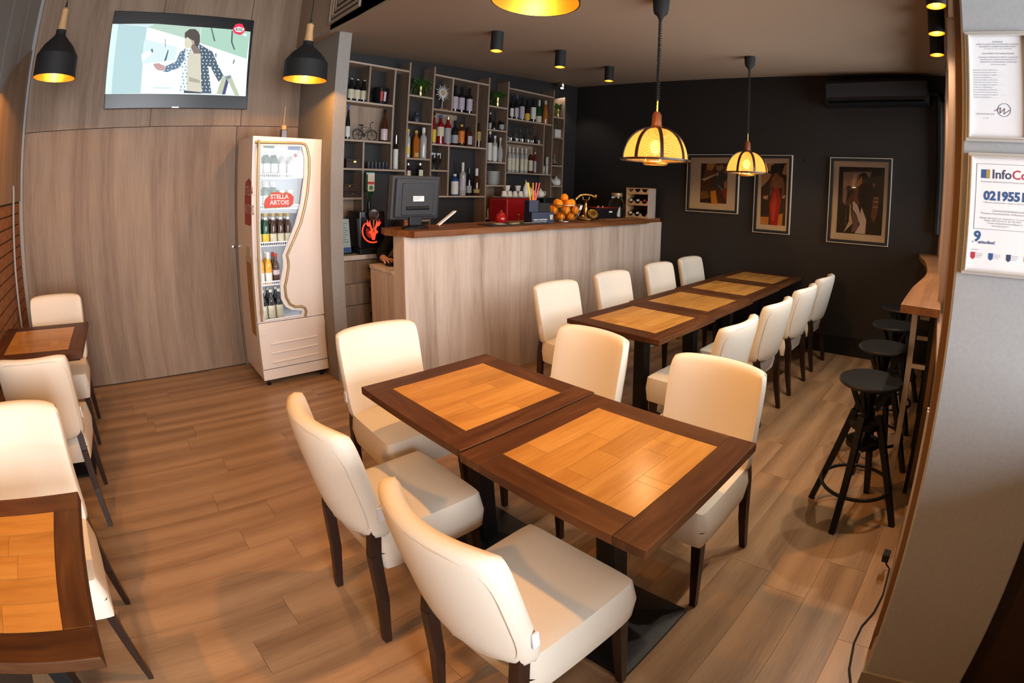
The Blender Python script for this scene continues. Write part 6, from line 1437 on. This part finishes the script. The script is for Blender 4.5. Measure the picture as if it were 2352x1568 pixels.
MB().prism([(hw - .045, .238), (hw - .055, .236), (hw - .055, .257), (hw - .045, .255)], 'yz', -.0069, -.0067).build('logo_crest', M['lab_gold'], d2)
ln('Info', .0315, .060, .236, ink_dark, .0003); ln('Cons', .0315, .109, .236, ink_red, .0003)
ln('Autoritatea Nationala pentru Protectia Consumatorilor', .0058, .034, .226, ink_grey)
ln('0219551', .0300, .042, .184, ink_blue, .0012)
ln('Telefonul consumatorilor  (numar cu tarif normal)', .0054, .042, .176, ink_grey)
ln('Comisariatul Judetean pentru', .0070, .066, .156, ink_grey); ln('Protectia Consumatorilor al Municipiului Bucuresti', .0068, .038, .149, ink_grey)
for k, s in enumerate(('Adresa: Bucuresti, str. Foisorului nr. 2, sector 3, cod 031178', 'Telefon: 021-312.12.75  fax: 021-9551', 'E-mail: reclamatiibucuresti@opc.ro', 'www.anpc.gov.ro')): ln(s, .0060, .036 + k * .010, .138 - k * .006, ink_grey)
ln('9', .036, .024, .082, ink_blue, .001); ln('atitudine!', .0110, .036, .077, ink_blue, .0002); ln('o', .0090, .020, .078, ink_blue)
ln('parteneri', .0048, .020, .060, ink_grey)
for k in range(4):
    y_ = hw - (.020 + k * .044)
    MB().prism([(y_, .055), (y_ - .011, .055), (y_ - .011, .042), (y_ - .0055, .037), (y_, .042)], 'yz', -.0066, -.0061).build('crest', (ink_red, ink_blue, ink_dark, ink_red)[k], d2)
    for q in range(3): lettering(('Guvernul', 'Romaniei', 'proiect')[q], .0042, ink_grey, d2, (-.0066, y_ - .013, .051 - q * .0045), RD, 0, 'LEFT', 'text_line')

# ================================================================ black air conditioner
ac = thing('air_conditioner', 'black wall air conditioner high on the black wall', 'air conditioner', (XB - .004, .83, 2.515))
zz = cz(XB, .83) - 2.515
MB().prism([(-.0, .0), (-.16, .012), (-.205, .06), (-.205, .225), (-.17, .25), (0, .25)], 'xz', -.50, .50).build('casing', M['black'], ac, bevel=.006)
box(-.212, -.206, -.485, .485, .075, .215).build('front_panel', M['anthracite'], ac, bevel=.002)
MB().beam((-.185, -.46, .040), (-.185, .46, .040), .030, .004, side=(.6, 0, .8)).build('louvre', M['black_gloss'], ac)
MB().tube([(-.08, -.50, .12), (-.08, -.56, .12), (-.06, -.60, .10), (-.04, -.61, -.6), (-.04, -.61, -1.2)], .030, 10).build('pipe_cover', M['black'], ac, smooth=60)
